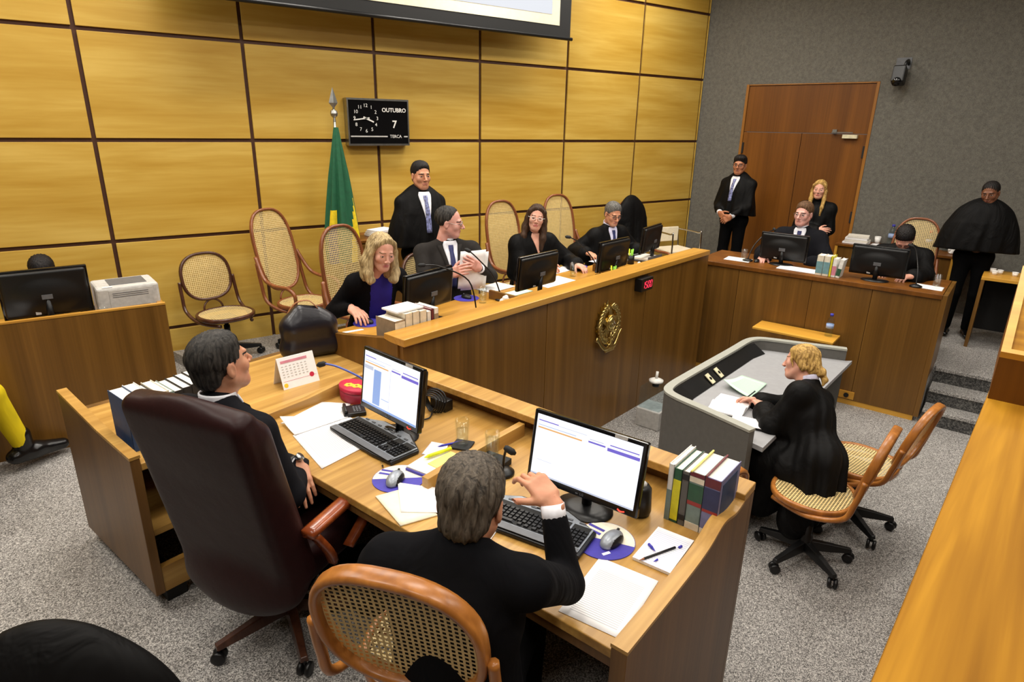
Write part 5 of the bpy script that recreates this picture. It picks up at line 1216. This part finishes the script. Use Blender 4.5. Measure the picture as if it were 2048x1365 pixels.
# ---- judges bench
mq = lambda *p: [MF(u, v)[:2] for u, v in p]
x = .075; GJ = 'pale books on the judges bench'
for lab, th, h, cv, bands in (('brown and white magazine file at the left end of the bench', .075, .215, 'book_brown', ((.45, .95, 'book_cream'),)), ('thick cream book with teal sign, first after the magazine file', .052, .245, 'book_cream', ((.25, .62, 'book_teal'),)), ('thick cream book with teal sign, second after the magazine file', .052, .245, 'book_cream', ((.25, .62, 'book_teal'),)), ('thick cream book with teal sign, third after the magazine file', .052, .24, 'book_cream', ((.25, .66, 'book_teal'),)),
                            ('slim white book before the maroon one on the judges bench', .03, .225, 'book_white', ()), ('slim maroon book in the judges bench row', .02, .235, 'book_maroon', ()), ('white book with grey panel ending the judges bench row', .034, .235, 'book_white', ((.45, .85, 'book_brown'),))):
    book(lab, MF(x+th/2, .265, MD+.0005), MF.a, th, .18, h, cv, bands, GJ); x += th+.004
put(tag(MB().bb(-.10, .10, -.075, .075, 0, .010).obj('pamphlet', 'paper'), 'white pamphlet lying on top of the bench books', 'pamphlet'), MF(.22, .28, MD+.247), MF.a)
GPm = 'papers on the judges bench'
quad_sheet('paper_sheet', 'white slip at the left end of the judges bench', mq((.08, .80), (.25, .76), (.25, .73), (.08, .77)), MD, 'paper', group=GPm)
quad_sheet('paper_sheet', 'pile of sheets right of the man holding papers', mq((1.55, 1.0), (1.85, 1.0), (1.85, .80), (1.55, .80)), MD, 'paper', .01, group=GPm)
quad_sheet('paper_sheet', 'pale green sheets under the second bench monitor', mq((1.52, .72), (1.85, .72), (1.85, .60), (1.52, .60)), MD, 'paper_green', .004, group=GPm)
quad_sheet('paper_sheet', 'white sheet under the hands of the dark-haired woman', mq((2.45, 1.02), (2.86, 1.02), (2.86, .86), (2.45, .86)), MD, 'paper', .003, group=GPm)
quad_sheet('paper_sheet', 'white sheet between monitor and glass before the dark-haired woman', mq((2.05, .80), (2.45, .80), (2.42, .55), (2.02, .55)), MD, 'printed_page', .003, group=GPm)
quad_sheet('paper_sheet', 'white sheet in front of the grey-haired robed man', mq((3.20, .98), (3.60, .98), (3.60, .72), (3.20, .72)), MD, 'paper', .003, group=GPm)
quad_sheet('paper_sheet', 'pile of sheets at the corner end of the judges bench', mq((3.55, .95), (3.84, .95), (3.84, .74), (3.55, .74)), MD, 'paper', .012, group=GPm)
tumbler('glass of water by the first bench microphone', MF(1.30, .65, MD)); tumbler('glass of water in front of the dark-haired woman', MF(2.55, .70, MD))
def crumple(label, loc, r=.05):
    s = SDF((-.09, -.09, -.01), (.09, .09, .1), .006)
    for k in range(9): a = random.uniform(0, 6.28); q = random.uniform(0, r*.7); s.ell((q*math.cos(a), q*math.sin(a), random.uniform(.01, .05)), (random.uniform(.015, .035), random.uniform(.01, .03), random.uniform(.012, .03)), .006)
    s.plane((0, 0, .001), (0, 0, -1), .004); V, F = s.mesh(); o = to_obj('crumpled_tissue', V, F, 'foam_white'); tag(o, label, 'tissue', 'crumpled tissues'); o.location = loc
crumple('crumpled tissue behind the ledge near the first glass', MF(1.40, .50, MD)); crumple('crumpled tissue behind the ledge near the far monitors', MF(3.32, .43, MD))
for lab, lp, x, y in (('black mouse under the hand of the fair-haired woman', 'purple pad at the left end of the bench', .36, .84), ('black mouse beside the man holding papers', 'purple pad beside the man holding papers', 1.30, .83), ('silver mouse under the hand of the dark-haired woman', 'purple pad by the dark-haired woman', 2.92, .92)):
    t = thing('mouse_pad', lp, 'mouse pad', MF(x, y, MD), MF.a, 'mouse pads on the bench'); MB().lathe([(0, 0), (.10, 0), (.10, .003), (0, .003)], 30).obj('pad', 'pad_purple', t)
    t = thing('mouse', lab, 'mouse', MF(x, y, MD+.0032), MF.a, 'bench mice'); s = SDF((-.05, -.08, -.01), (.05, .08, .06), .006); s.ell((0, 0, .003), (.03, .052, .03), 0); s.plane((0, 0, .0), (0, 0, -1), .004); V, F = s.mesh(); to_obj('shell', V, F, 'silver_plastic' if 'silver' in lab else 'black_plastic', t, True); MB().tube([(-.003, .03, .026), (.003, .03, .026)], .007, 8).obj('wheel', 'grey_plastic', t, True)
def pen_cup(label, loc):
    t = thing('pen_holder', label, 'pen holder', loc, 0); MB().lathe([(0, 0), (.035, 0), (.035, .09), (.032, .09), (.032, .004), (0, .004)], 18).obj('cup', 'black_plastic', t, True)
    for k, mt in enumerate(('marker_green', 'marker_yellow', 'marker_green')): MB().tube([(.012*math.cos(k*2), .012*math.sin(k*2), .005), (.024*math.cos(k*2), .024*math.sin(k*2), .15)], .007, 8).obj('marker', mt, t, True)
pen_cup('pen holder with green markers before the grey-haired man', MF(3.42, .62, MD)); pen_cup('pen holder with green marker between the two robed judges', MF(2.60, .30, MD))
def tray():
    t = thing('paper_tray', 'low grey paper tray at the corner end of the bench', 'tray', MF(3.70, .60, MD+.012), MF.a); MB().bb(-.14, .14, -.1, .1, 0, .01).obj('base', 'grey_plastic', t); MB().bb(-.13, .13, -.09, .09, .012, .03).obj('paper_stack', 'paper_edge', t)
    for y in (-.1, .095): MB().bb(-.14, .14, y, y+.005, .01, .05).obj('side', 'grey_plastic', t)
tray()
# ---- side bench
rq = lambda *p: [RF(u, v)[:2] for u, v in p]
GPr = 'papers on the side bench'
quad_sheet('paper_sheet', 'white sheet at the corner end of the side bench', rq((.04, .40), (.30, .40), (.32, .20), (.06, .20)), RB, 'paper', group=GPr)
quad_sheet('paper_sheet', 'white sheets between monitor and books on the side bench', rq((.62, .32), (1.0, .30), (1.0, .10), (.62, .12)), RB, 'paper', .006, group=GPr)
quad_sheet('paper_sheet', 'white sheet under the glass at the step end of the side bench', rq((1.78, .36), (2.0, .34), (2.0, .16), (1.80, .18)), RB, 'paper', group=GPr)
tumbler('glass of water at the corner end of the side bench', RF(.26, .22, RB+.0025)); tumbler('glass of water at the step end of the side bench', RF(1.945, .235, RB+.0025))
x = .985; GS = 'books on the side bench'
for lab, th, h, cv, bands, ln in (('first upright book on the side bench, cream with teal sign', .058, .185, 'book_cream', ((.1, .7, 'book_teal'),), 0), ('second upright book on the side bench, cream with teal sign', .055, .185, 'book_cream', ((.1, .7, 'book_teal'),), 0), ('yellow-green edged slim book on the side bench', .018, .19, 'book_yellow', (), 0), ('cream and red book on the side bench', .035, .17, 'book_white', ((.1, .6, 'cal_pink'),), 0), ('white leaning book ending the side bench row', .035, .17, 'book_white', ((.1, .5, 'book_green'),), .12)):
    book(lab, RF(x+th/2, .16, RB+.0015), RF.a, th, .14, h, cv, bands, GS, lean=ln); x += th+.003+(.012 if ln else 0)
t = thing('mouse', 'black mouse under the hand at the side bench corner', 'mouse', RF(.37, .31, RB), RF.a); s = SDF((-.05, -.08, -.01), (.05, .08, .06), .006); s.ell((0, 0, .003), (.03, .052, .03), 0); s.plane((0, 0, .0), (0, 0, -1), .004); V, F = s.mesh(); to_obj('shell', V, F, 'black_plastic', t, True); MB().tube([(-.003, .03, .026), (.003, .03, .026)], .007, 8).obj('wheel', 'grey_plastic', t, True)
# ---- tables along the grey wall
def wall_table():
    t = thing('wall_table', 'brown table along the grey wall behind the side bench', 'table', RF(.66, 2.36, 0), RF.a)
    MB().bb(0, 1.25, 0, .42, .69, .72).obj('tabletop', 'door_wood', t, bevel=.003); MB().bb(.02, 1.23, .02, .045, .05, .69).obj('front_panel', 'bench_front', t)
    for x in (.0, 1.22): MB().bb(x, x+.03, .0, .42, 0, .689).obj('side_panel', 'stand_wood', t)
wall_table()
TZ = .72
t = thing('paper_pile', 'pile of thick paper bundles on the wall table', 'papers', RF(.86, 2.52, TZ), RF.a)
for k in range(4): MB().box((.01*(k % 2), .008*k, .014+.025*k), (.27-.012*k, .20, .022), rotm('Z', .06*(k-1))).obj('bundle', 'paper_edge' if k % 2 else 'paper', t)
quad_sheet('paper_sheet', 'flat sheets beside the paper pile on the wall table', rq((1.02, 2.66), (1.28, 2.66), (1.28, 2.44), (1.02, 2.44)), TZ, 'paper', .006, group='papers on the wall table')
def cup(label, loc, mat, r=.036, h=.085): t = thing('cup', label, 'cup', loc, 0); MB().lathe([(0, 0), (r*.75, 0), (r, h), (r-.002, h), (r*.72, .004), (0, .004)], 18).obj('cup_body', mat, t, True); MB().tube([(r*math.cos(a), r*math.sin(a), h) for a in np.linspace(0, 2*math.pi, 20)[:-1]], .002, 5, True).obj('rim', mat, t, True)
cup('white foam cup on the wall table', RF(1.06, 2.70, TZ), 'foam_white')
def bottle(label, loc, cap='cap_blue', h=.21):
    t = thing('water_bottle', label, 'bottle', loc, 0, 'plastic bottles'); k = h/.21
    MB().lathe([(0, 0), (.03*k, 0), (.032*k, .008), (.031*k, .03), (.032*k, .12*k), (.028*k, .15*k), (.013*k, .182*k), (.012*k, .192*k), (0, .192*k)], 20).obj('bottle_body', 'bottle_plastic', t, True)
    MB().lathe([(.0325*k, .075*k), (.0325*k, .115*k)], 20).obj('paper_label', 'bottle_label', t, True); MB().lathe([(0, .188*k), (.0145*k, .188*k), (.0145*k, .21*k), (0, .21*k)], 14).obj('cap', cap, t, True)
bottle('water bottle with blue cap on the wall table', RF(1.20, 2.72, TZ), h=.25)
bottle('water bottle with red cap on the wall table, left one', RF(1.60, 2.70, TZ), 'cap_red', .22); bottle('water bottle with red cap on the wall table, right one', RF(1.78, 2.70, TZ), 'cap_red', .22)
crumple('crumpled white napkin at the end of the wall table', RF(1.86, 2.56, TZ), .07)
t = thing('highlighter', 'green marker lying on the wall table', 'marker', RF(1.24, 2.42, TZ), RF.a); MB().tube([(-.06, 0, .008), (.06, 0, .008)], .008, 8).obj('barrel', 'marker_green', t, True); MB().tube([(.03, 0, .008), (.062, 0, .008)], .0092, 8).obj('cap', 'marker_yellow', t, True)
def end_table():
    t = thing('end_table', 'second brown table along the grey wall by the steps', 'table', RF(2.22, 1.30, 0), RF.a)
    MB().bb(0, 1.0, 0, .50, .69, .72).obj('tabletop', 'stand_wood', t, bevel=.003)
    MB().bb(.0, .03, 0, .5, 0, .689).obj('side_panel', 'bench_front', t); MB().bb(.33, .36, 0, .5, 0, .689).obj('side_panel', 'desk_dark', t); MB().bb(.03, .97, .44, .47, .1, .689).obj('back_panel', 'black_matte', t)
end_table()
wt = D.objects['wall_table']
MB().bb(1.25, 1.55, 0, .42, .69, .72).obj('tabletop', 'door_wood', wt); MB().bb(1.52, 1.55, 0, .42, 0, .689).obj('side_panel', 'stand_wood', wt)
for k, (x, y) in enumerate(((2.29, 1.62), (2.35, 1.58), (2.31, 1.50), (2.47, 1.55), (2.54, 1.52))): cup('small white coffee cup on the end table, %s' % ('furthest left', 'second from left', 'nearest the edge', 'fourth from left', 'furthest right')[k], RF(x, y, .72), 'foam_white', .026, .04)
# ---- the well
def grey_desk():
    t = thing('curved_desk', 'grey curved stenographer desk with black inner band in the well', 'desk', NF(0, 0, WELL), NF.a)
    H = .365-WELL; S = .27-WELL
    def path(k):
        A = [(1.72, 1.22), (1.40, 1.315), (1.18, 1.375), (1.07, 1.44), (1.035, 1.56), (1.04, 1.80), (1.06, 2.2), (1.08, 2.6), (1.09, 2.86), (1.12, 2.98), (1.20, 3.06), (1.45, 3.14), (1.80, 3.25)]
        P = smooth_path([(x, y, 0) for x, y in A], 4); out = []
        for i, p in enumerate(P):
            d = (P[min(i+1, len(P)-1)]-P[max(i-1, 0)]).normalized(); n = Vector((d.y, -d.x, 0)); out.append(p+n*k)
        return out
    def wall(k0, k1, z0, z1, name, mat):
        a, b = path(k0), path(k1); n = len(a); m = MB()
        V = [(p.x, p.y, z0) for p in a]+[(p.x, p.y, z1) for p in a]+[(p.x, p.y, z0) for p in b]+[(p.x, p.y, z1) for p in b]; F = []
        for i in range(n-1): F += [(i, i+1, n+i+1, n+i), (2*n+i+1, 2*n+i, 3*n+i, 3*n+i+1), (n+i, n+i+1, 3*n+i+1, 3*n+i), (i+1, i, 2*n+i, 2*n+i+1)]
        F += [(0, n, 3*n, 2*n), (n-1, 3*n-1, 4*n-1, 2*n-1)]
        return m.add(V, F).obj(name, mat, t)
    wall(0, .05, 0, H-.012, 'outer_panel', 'laminate_dark'); wall(-.004, .056, H-.012, H+.004, 'top_rim', 'rim_grey')
    a = path(.051); m = MB(); m.prism([(p.x, p.y) for p in a]+[(1.86, 3.24), (1.80, 1.25)], S-.03, S); m.obj('worktop', 'laminate_grey', t)
    # sloping black band along the straight inner side
    V = []; 
    for k in range(9):
        y = 1.47+k*(2.92-1.47)/8; e = .0 if 0 < k < 8 else .03
        x = 1.09+.045*(k/8)+e; V += [(x, y, H-.022), (x+.10, y, S+.004), (x, y, S-.02)]
    F = []
    for k in range(8): F += [(3*k, 3*k+1, 3*k+4, 3*k+3), (3*k+1, 3*k+2, 3*k+5, 3*k+4), (3*k+2, 3*k, 3*k+3, 3*k+5)]
    F += [(0, 2, 1), (24, 25, 26)]; b = to_obj('black_band', V, F, 'black_plastic', t)
    for y in (1.98, 2.14):
        s = MB().box((0, 0, 0), (.085, .052, .008)).obj('socket_plate', 'beige_plastic', b, bevel=.002); s.matrix_local = Matrix.Translation((1.172, y, (H+S)/2-.004)) @ Matrix.Rotation(rad(38), 4, 'Y')
        MB().tube([(.0, 0, .004), (0, 0, .007)], .013, 12).obj('socket', 'black_plastic', s)
grey_desk()
gq = nq = lambda *p: [NF(x, y)[:2] for x, y in p]
quad_sheet('paper_sheet', 'pale green printed sheets on the curved desk', gq((1.27, 1.98), (1.30, 2.28), (1.50, 2.24), (1.50, 1.90)), .28, 'printed_green', .004, group='papers on the curved desk', curl=.05)
def open_book():
    t = thing('open_notebook', 'open white notebook the woman is writing in', 'notebook', NF(1.44, 1.68, .2808), NF.a+rad(5))
    for sg, nm in ((-1, 'left_pages'), (1, 'right_pages')):
        n = 8; V = []; 
        for k in range(n):
            u = k/(n-1); y = sg*(.004+.15*u); z = (.012+.028*math.sin(min(1, u*1.6)*math.pi)*.9*(1 if sg < 0 else .15))*(1-u*.55)+.004
            V += [(-.11, y, z), (.11, y, z), (-.11, y, 0.0), (.11, y, 0)]
        F = []
        for k in range(n-1): F += [(4*k, 4*k+1, 4*k+5, 4*k+4), (4*k+2, 4*k+6, 4*k+7, 4*k+3), (4*k, 4*k+4, 4*k+6, 4*k+2), (4*k+1, 4*k+3, 4*k+7, 4*k+5)]
        F += [(0, 2, 3, 1), (4*n-4, 4*n-3, 4*n-1, 4*n-2)]; to_obj(nm, V, F, 'paper', t)
open_book()
t = thing('folder', 'dark folder lying near the front edge of the curved desk', 'folder', NF(1.62, 1.50, .2803), NF.a+rad(12)); MB().bb(-.10, .10, -.07, .07, 0, .006).obj('cover', 'black_matte', t); MB().bb(-.098, .098, -.066, .066, .006, .009).obj('sheet', 'paper', t)
def wood_stand():
    t = thing('wooden_stand', 'small yellow wooden stand against the side bench', 'stand', RF(.60, -.29, WELL), RF.a); L, h = .72, .24-WELL
    MB().bb(0, L, 0, .28, h-.02, h).obj('top', 'stand_wood', t, bevel=.002); MB().bb(.0, L, .0, .02, 0, h-.021).obj('front_panel', 'bench_front', t); MB().bb(0, .02, .021, .28, 0, h-.021).obj('side_panel', 'bench_front', t); MB().bb(L-.02, L, .021, .28, 0, h-.021).obj('side_panel', 'bench_front', t)
wood_stand()
bottle('water bottle with blue cap on the yellow stand', RF(1.235, -.10, .24), h=.215)
def dispenser():
    t = thing('floor_dispenser', 'clear plastic container with white pump lid on the well floor', 'container', NF(.55, 2.42, WELL), NF.a)
    MB().bb(-.11, .11, -.11, .11, .0, .17).obj('base_box', 'light_grey', t, bevel=.008); MB().bb(-.10, .10, -.10, .10, .171, .36).obj('tank', 'bottle_plastic', t, bevel=.01)
    MB().lathe([(.03, .36), (.03, .40)], 14).obj('neck', 'black_plastic', t, True); MB().lathe([(0, .40), (.06, .40), (.062, .415), (.03, .43), (0, .432)], 20).obj('lid', 'white_plastic', t, True); MB().tube([(0, 0, .43), (.0, .01, .49)], .012, 10).obj('spout', 'white_plastic', t, True)
dispenser()
# ---- plain desk on the left
def printer():
    t = thing('printer', 'grey laser printer on the plain desk', 'printer', (-.035, -1.12, .661), rad(4))
    MB().bb(-.19, .19, -.15, .17, 0, .27).obj('body', 'light_grey', t, bevel=.015); MB().bb(-.12, .15, -.153, -.15, .06, .25).obj('front_cover', 'light_grey', t, bevel=.002)
    for k in range(3): MB().bb(-.10, .12, -.1545, -.153, .225-.013*k, .229-.013*k).obj('vent_slot', 'grey_plastic', t)
    for k in range(3): MB().bb(-.10, .12, -.1545, -.153, .125-.013*k, .129-.013*k).obj('vent_slot', 'grey_plastic', t)
    MB().bb(-.10, .13, -.08, .13, .27, .273).obj('output_tray', 'grey_plastic', t); MB().bb(-.15, -.09, -.14, -.12, .2705, .274).obj('sticker', 'paper', t)
printer()
tumbler('small glass in front of the printer', (-.20, -1.33, .661), .3, .15)
quad_sheet('paper_sheet', 'white sheet at the left edge of the plain desk', [(-.85, -1.25), (-.62, -1.25), (-.62, -1.40), (-.85, -1.40)], .66+.10, 'paper', .004, group='papers on the plain desk'); D.objects[-1] if False else None
# ---- rail lectern
def lectern():
    t = thing('rail_lectern', 'sloping wooden reading box standing on the gallery rail', 'lectern', NF(2.735, .06, 1.30), NF.a); 
    prof = [(-.10, 0), (.42, 0), (.42, .30), (-.10, .13)]
    n = 4; m = MB(); m.add([(0, y, z) for y, z in prof]+[(.5, y, z) for y, z in prof], [(0, 3, 2, 1), (4, 5, 6, 7)]+[(i, (i+1) % 4, 4+(i+1) % 4, 4+i) for i in range(4)]); m.obj('box', 'door_wood', t)
    d = Vector((0, .52, .17)).normalized()
    def strip(p0, p1, w): pass
    R = Matrix.Translation((0, -.10, .13)) @ Matrix.Rotation(math.atan2(.17, .52), 4, 'X')
    for nm, b in (('left_trim', (0, .022, 0, .547, 0, .02)), ('lower_trim', (.022, .5, 0, .022, 0, .02))): o = MB().bb(*b).obj(nm, 'stand_wood', t); o.matrix_local = R
    o = MB().bb(.023, .5, .023, .547, 0, .006).obj('sloping_board', 'rail_wood', t); o.matrix_local = R
lectern()
gooseneck('black microphone lying on the rail lectern', NF(2.92, .13, 1.475), [NF(2.86, .20, 1.56), NF(2.95, .30, 1.60)], (.2, .3, .1), base_r=.03)
# ------------------------------------------------------------------ people
def J(base, **kw): d = dict(base); d.update(kw); return d
DN = (0, 0, -1)
def P(F, x, y, z=0): return F(x, y, z)
# standing officials
person('standing man in black cape and striped tie near the panelled wall', MF(1.68, 1.80), MF.a+rad(160), STAND, None, None, 'cape', 'robe_black', skin_c='warm', hair='short', hair_c='hair_dark', scale=.985, look=(4, -3, 0), shirt='shirt_white', tie='tie_stripe', robe_flare=.94, vneck=.30)
person('standing man in glasses and black cape with folded hands by the door', RF(-.56, 2.12), RF.a+rad(172), STAND, (-.075, .25, .99), (.085, .24, 1.02), 'cape', 'robe_black', skin_c='tan', hair='puffy', hair_c='hair_dark', scale=.985, look=(14, 0, 0), shirt='shirt_white', tie='tie_stripe', robe_flare=.80, vneck=.26, glasses='black_plastic', handL=((.75, .25, -.6), (-.2, -.95, .2)), handR=((-.8, .3, -.5), (0, -.95, .2)), girth=1.12)
person('young woman with long fair hair in black robe standing with folded arms', RF(.53, 1.70), RF.a+rad(182), STAND, (.14, .22, 1.10), (-.10, .25, 1.12), 'robe', 'robe_black', skin_c='fair', hair='longblond', hair_c='hair_dirty_blonde', fem=1, scale=.865, look=(4, -2, 0), extra=('gown',), handR=((-.96, .1, .12), (0, -.9, -.3)), handL=None, robe_flare=.8, shw=.165, collar='robe_black', brow='brow_dark')
person('standing man with dark skin in wide black cape beside the steps', RF(2.10, 1.70), RF.a+rad(188), STAND, None, None, 'cape', 'robe_black', skin_c='brown', hair='crop', hair_c='hair_dark', scale=.915, look=(-18, -16, 4), robe_flare=1.18, collar='robe_black', poleL=(-1, -.3, .2), poleR=(1, -.3, .2))
# judges bench
person('fair-haired woman in purple dress and black jacket leaning to her monitor', MF(.58, 1.13), MF.a+rad(172), J(SIT, chest=(0, .09, .83), neck=(.0, .16, 1.01), head=(.02, .265, 1.165)), (-.22, .34, .77), (.235, .22, .80), 'suit', 'jacket_black', 'trouser_black', 'fair', 'wavy', 'hair_blonde', 1, 1.03, 1, (-4, 4, -4), handR=((.0, .95, -.2), DN), handL=None, dress='dress_purple', curlR=(.35, .35, .4, .4), shw=.165, poleR=(.35, -.5, -.8))
person('man in dark suit and blue tie turning aside with white papers in hand', MF(1.47, 1.24), MF.a+rad(156), J(SIT, neck=(0, .03, 1.05), head=(-.01, .06, 1.215)), (-.13, .38, .91), (.07, .35, .88), 'suit', 'suit_brown', 'trouser_black', 'pink', 'receding', 'hair_black_grey', 0, 1.05, 1, (62, -4, 0), handL=((.7, .35, .5), (.3, -.9, 0)), handR=((-.35, .7, .35), (-.5, -.7, -.3)), shirt='shirt_white', tie='tie_blue', lapel='suit_brown', glasses='steel', girth=1.25, shw=.205, vneck=.30)
person('dark-haired woman in glasses and black robe tilting her head back', MF(2.62, 1.27), MF.a+rad(158), J(SIT, neck=(.0, .04, 1.02), head=(.0, .085, 1.185)), (-.30, .36, .775), (-.01, .30, .785), 'robe', 'robe_black', skin_c='fair', hair='straight', hair_c='hair_brown', fem=1, scale=1.02, look=(-26, 6, -6), handL=((-.2, .9, -.2), DN), handR=((-.3, .85, -.3), (-.5, 0, -.8)), curlR=(.8, .8, .9, .9), shirt='skin_fair', collar=False, vneck=.16, glasses='white_plastic', robe_flare=.85, shw=.165)
person('grey-haired man in glasses and black robe leaning forward on the bench', MF(3.80, 1.22), MF.a+rad(158), J(SIT, chest=(0, .06, .83), neck=(0, .10, 1.0), head=(0, .16, 1.155), side=(1, .1, -.06)), (-.25, .30, .79), (.36, .26, .78), 'robe', 'robe_black', skin_c='warm', hair='short', hair_c='hair_salt', scale=1.0, look=(-10, -6, 0), handR=((-.1, .9, -.1), DN), handL=None, shirt='shirt_lilac', tie='tie_blue', vneck=.26, glasses='black_plastic', robe_flare=.88)
# side bench
person('bespectacled man in dark robe with blue tie behind a monitor', RF(.62, .84), RF.a+rad(184), J(SIT, neck=(0, .02, 1.04), head=(0, .05, 1.205)), (-.18, .34, .77), (.25, .40, .785), 'robe', 'suit_charcoal', skin_c='pink', hair='short', hair_c='hair_auburn', scale=1.01, look=(-14, 0, 0), handR=((0, .95, -.2), DN), handL=None, shirt='shirt_white', tie='tie_blue', vneck=.28, glasses='steel', robe_flare=.92)
person('man in grey suit and black robe bent over his papers', RF(1.57, .96), RF.a+rad(180), J(SIT, chest=(0, .07, .82), neck=(0, .10, .98), head=(0, .19, 1.085)), (-.16, .55, .80), (.14, .42, .79), 'robe', 'robe_black', skin_c='fair', hair='short', hair_c='hair_dark', scale=1.0, look=(6, -42, 0), handL=((.5, .6, -.1), DN), handR=((-.4, .85, 0), DN), shirt='suit_grey', collar='shirt_lilac', vneck=.34, glasses='black_plastic', robe_flare=.86)
# seated pair in front
pl = person('seated man in dark suit with grey hair in the leather chair', NF(.43, -1.20, NEAR), NF.a+rad(14), J(SIT, pel=(0, -.02, .55), chest=(0, -.05, .86), neck=(0, -.04, 1.05), head=(.0, .0, 1.205), kneeL=(-.12, .44, .52), kneeR=(.12, .44, .52)), (.16, .16, .735), (.12, .22, .69), 'suit', 'suit_charcoal', 'trouser_black', 'warm', 'short', 'hair_black_grey', 0, 1.04, 1, (-8, 6, 0), handL=((.72, -.5, -.45), (-.3, .35, -.9)), handR=None, poleL=(-.8, .2, -.5), poleR=(.7, -.7, -.5), curlL=(.2, .22, .3, .35), shirt='shirt_white', tie='tie_grey', lapel='suit_charcoal', res=.0085, girth=1.12, shw=.185, hair_s=(1.0, 1.02, 1.0))
W = np.array((.16, .16, .735)); E_ = ik(np.array((-.185, -.04, .985)), W, .285, .25, (-.8, .2, -.5)); d_ = nv(W-E_)
wt_ = MB(); q_ = W-d_*.022; wt_.tube([q_-d_*.009, q_+d_*.009], .039, 16); w_ = wt_.obj('wristwatch', 'black_plastic', None, True); w_.parent = pl; MB().tube([q_+np.array((.024, .012, .030)), q_+np.array((.032, .016, .04))], .018, 16).obj('watch_dial', 'steel', w_, True)
def flap(c, j, fw, side, up):
    c.cone(j['neck']-fw*.03-up*.04, j['neck']-fw*.05-up*.18, .12, .15, .06, (fw, .5)); c.cone(j['neck']-side*.10-up*.04, j['neck']-side*.24-up*.08-fw*.02, .06, .05, .04)
person('man seen from behind in black robe raising his right hand', NF(1.715, -1.25, -.06), NF.a+rad(23), J(SIT, pel=(0, 0, .50), chest=(.0, .0, .83), neck=(.01, .02, 1.0), head=(.02, .075, 1.125), shR=(.20, .0, .965), shL=(-.185, -.02, .965), ankL=(-.11, .40, .03), ankR=(.11, .40, .03)), (-.22, .30, .66), (.195, .31, 1.02), 'suit', 'suit_black', 'trouser_black', 'warm', 'short', 'hair_grey_brown', 0, 1.0, 1, (4, -14, 0), handR=((-.72, .45, .42), (-.45, .55, -.6)), handL=None, poleR=(.35, .1, -1), curlR=(.55, .75, .85, .9), thumb=.2, shirt='shirt_white', res=.0085, girth=1.2, sub=flap, hscale=1.08, cuff=.06, hair_s=(1.03, 1.03, 1.0))
# the well
def gown_drop(c, j, fw, side, up):
    c.chain([(-.02, -.04, .60), (-.06, -.06, .42), (-.12, .0, .22)], (.18, .18, .14), .06, ((0, 1, 0), .8)); c.cone((0, .2, .5), (0, .3, .22), .17, .16, .06)
person('woman in black robe writing at the curved grey desk', NF(2.03, 1.54, WELL), NF.a+rad(86), J(SIT, chest=(.13, .09, .82), neck=(.23, .17, .99), head=(.265, .265, 1.125)), (.15, .42, .785), (.22, .50, .785), 'robe', 'robe_black', skin_c='fair', hair='bun', hair_c='hair_dirty_blonde', fem=1, scale=.95, look=(14, 8, 0), handR=((-.15, .9, -.15), (-.6, 0, -.75)), handL=((.55, .7, .1), DN), curlR=(.75, .8, .9, .95), curlL=(.5, .55, .6, .65), res=.009, sub=gown_drop, collar='sleeve_lilac', robe_flare=.8, shw=.165, poleL=(-.8, -.3, -.4), poleR=(.9, -.2, -.4))
pen_ = thing('ballpoint_pen', 'black pen in the hand of the writing woman', 'pen', NF(1.50, 1.77, .30), NF.a+rad(20)); o = MB().tube([(-.03, -.01, -.012), (.06, .03, .075)], .0045, 8).obj('barrel', 'black_plastic', pen_, True); MB().tube([(-.036, -.013, -.018), (-.03, -.01, -.012)], [.001, .004], 8).obj('tip', 'steel', pen_, True)
# left edge
person('dark-haired person mostly hidden behind the large black monitor', (-.50, -.58, NEAR), rad(180), J(SIT, neck=(0, .06, .99), head=(0, .15, 1.12)), (-.09, .36, .80), (.07, .36, .80), 'suit', 'suit_black', 'trouser_black', 'tan', 'short', 'hair_dark', 0, .96, 1, (0, -22, 0), handL=((.3, .9, -.1), DN), handR=((-.3, .9, -.1), DN))
person('person in bright yellow trousers and black shoes at the left edge', (-1.17, -1.90, NEAR), rad(-50), J(SIT, kneeL=(-.20, .38, .50), kneeR=(.02, .40, .55), ankL=(-.26, .26, .09), ankR=(.03, .50, .14), footR=(.08, .71, .07)), (-.25, .2, .7), (.2, .25, .7), 'suit', 'yellow_cloth', 'yellow_cloth', 'warm', 'short', 'hair_dark', 0, 1, 1, res=.013, shoe_s=1.35)
cane_chair('cane chair under the person in yellow at the left edge', (-1.19, -1.95, NEAR), rad(-50), False, 'bent_dark', .45, group=G, ph=.1)
def hand_papers():
    o = MF(1.40, .84); t = thing('held_papers', 'white papers held up by the man in the dark suit', 'papers', (o[0], o[1], .80), MF.a+rad(-20))
    n = 7; V = []; uv = []
    for r in range(n):
        for k in range(n):
            u, v = k/(n-1)-.5, r/(n-1); V.append((.22*u+.02*v-.03, -.02*v+.05*u*u, .30*v)); uv.append((k/(n-1), v))
    o = to_obj('front_sheet', V, [(r*n+k, r*n+k+1, (r+1)*n+k+1, (r+1)*n+k) for r in range(n-1) for k in range(n-1)], 'paper', t, True, None, uv); so = o.modifiers.new('thick', 'SOLIDIFY'); so.thickness = .004
    o2 = to_obj('rear_sheet', [(x+.03, y+.012, z-.02) for x, y, z in V], [(r*n+k, r*n+k+1, (r+1)*n+k+1, (r+1)*n+k) for r in range(n-1) for k in range(n-1)], 'paper', t, True, None, uv); so = o2.modifiers.new('thick', 'SOLIDIFY'); so.thickness = .003
hand_papers()
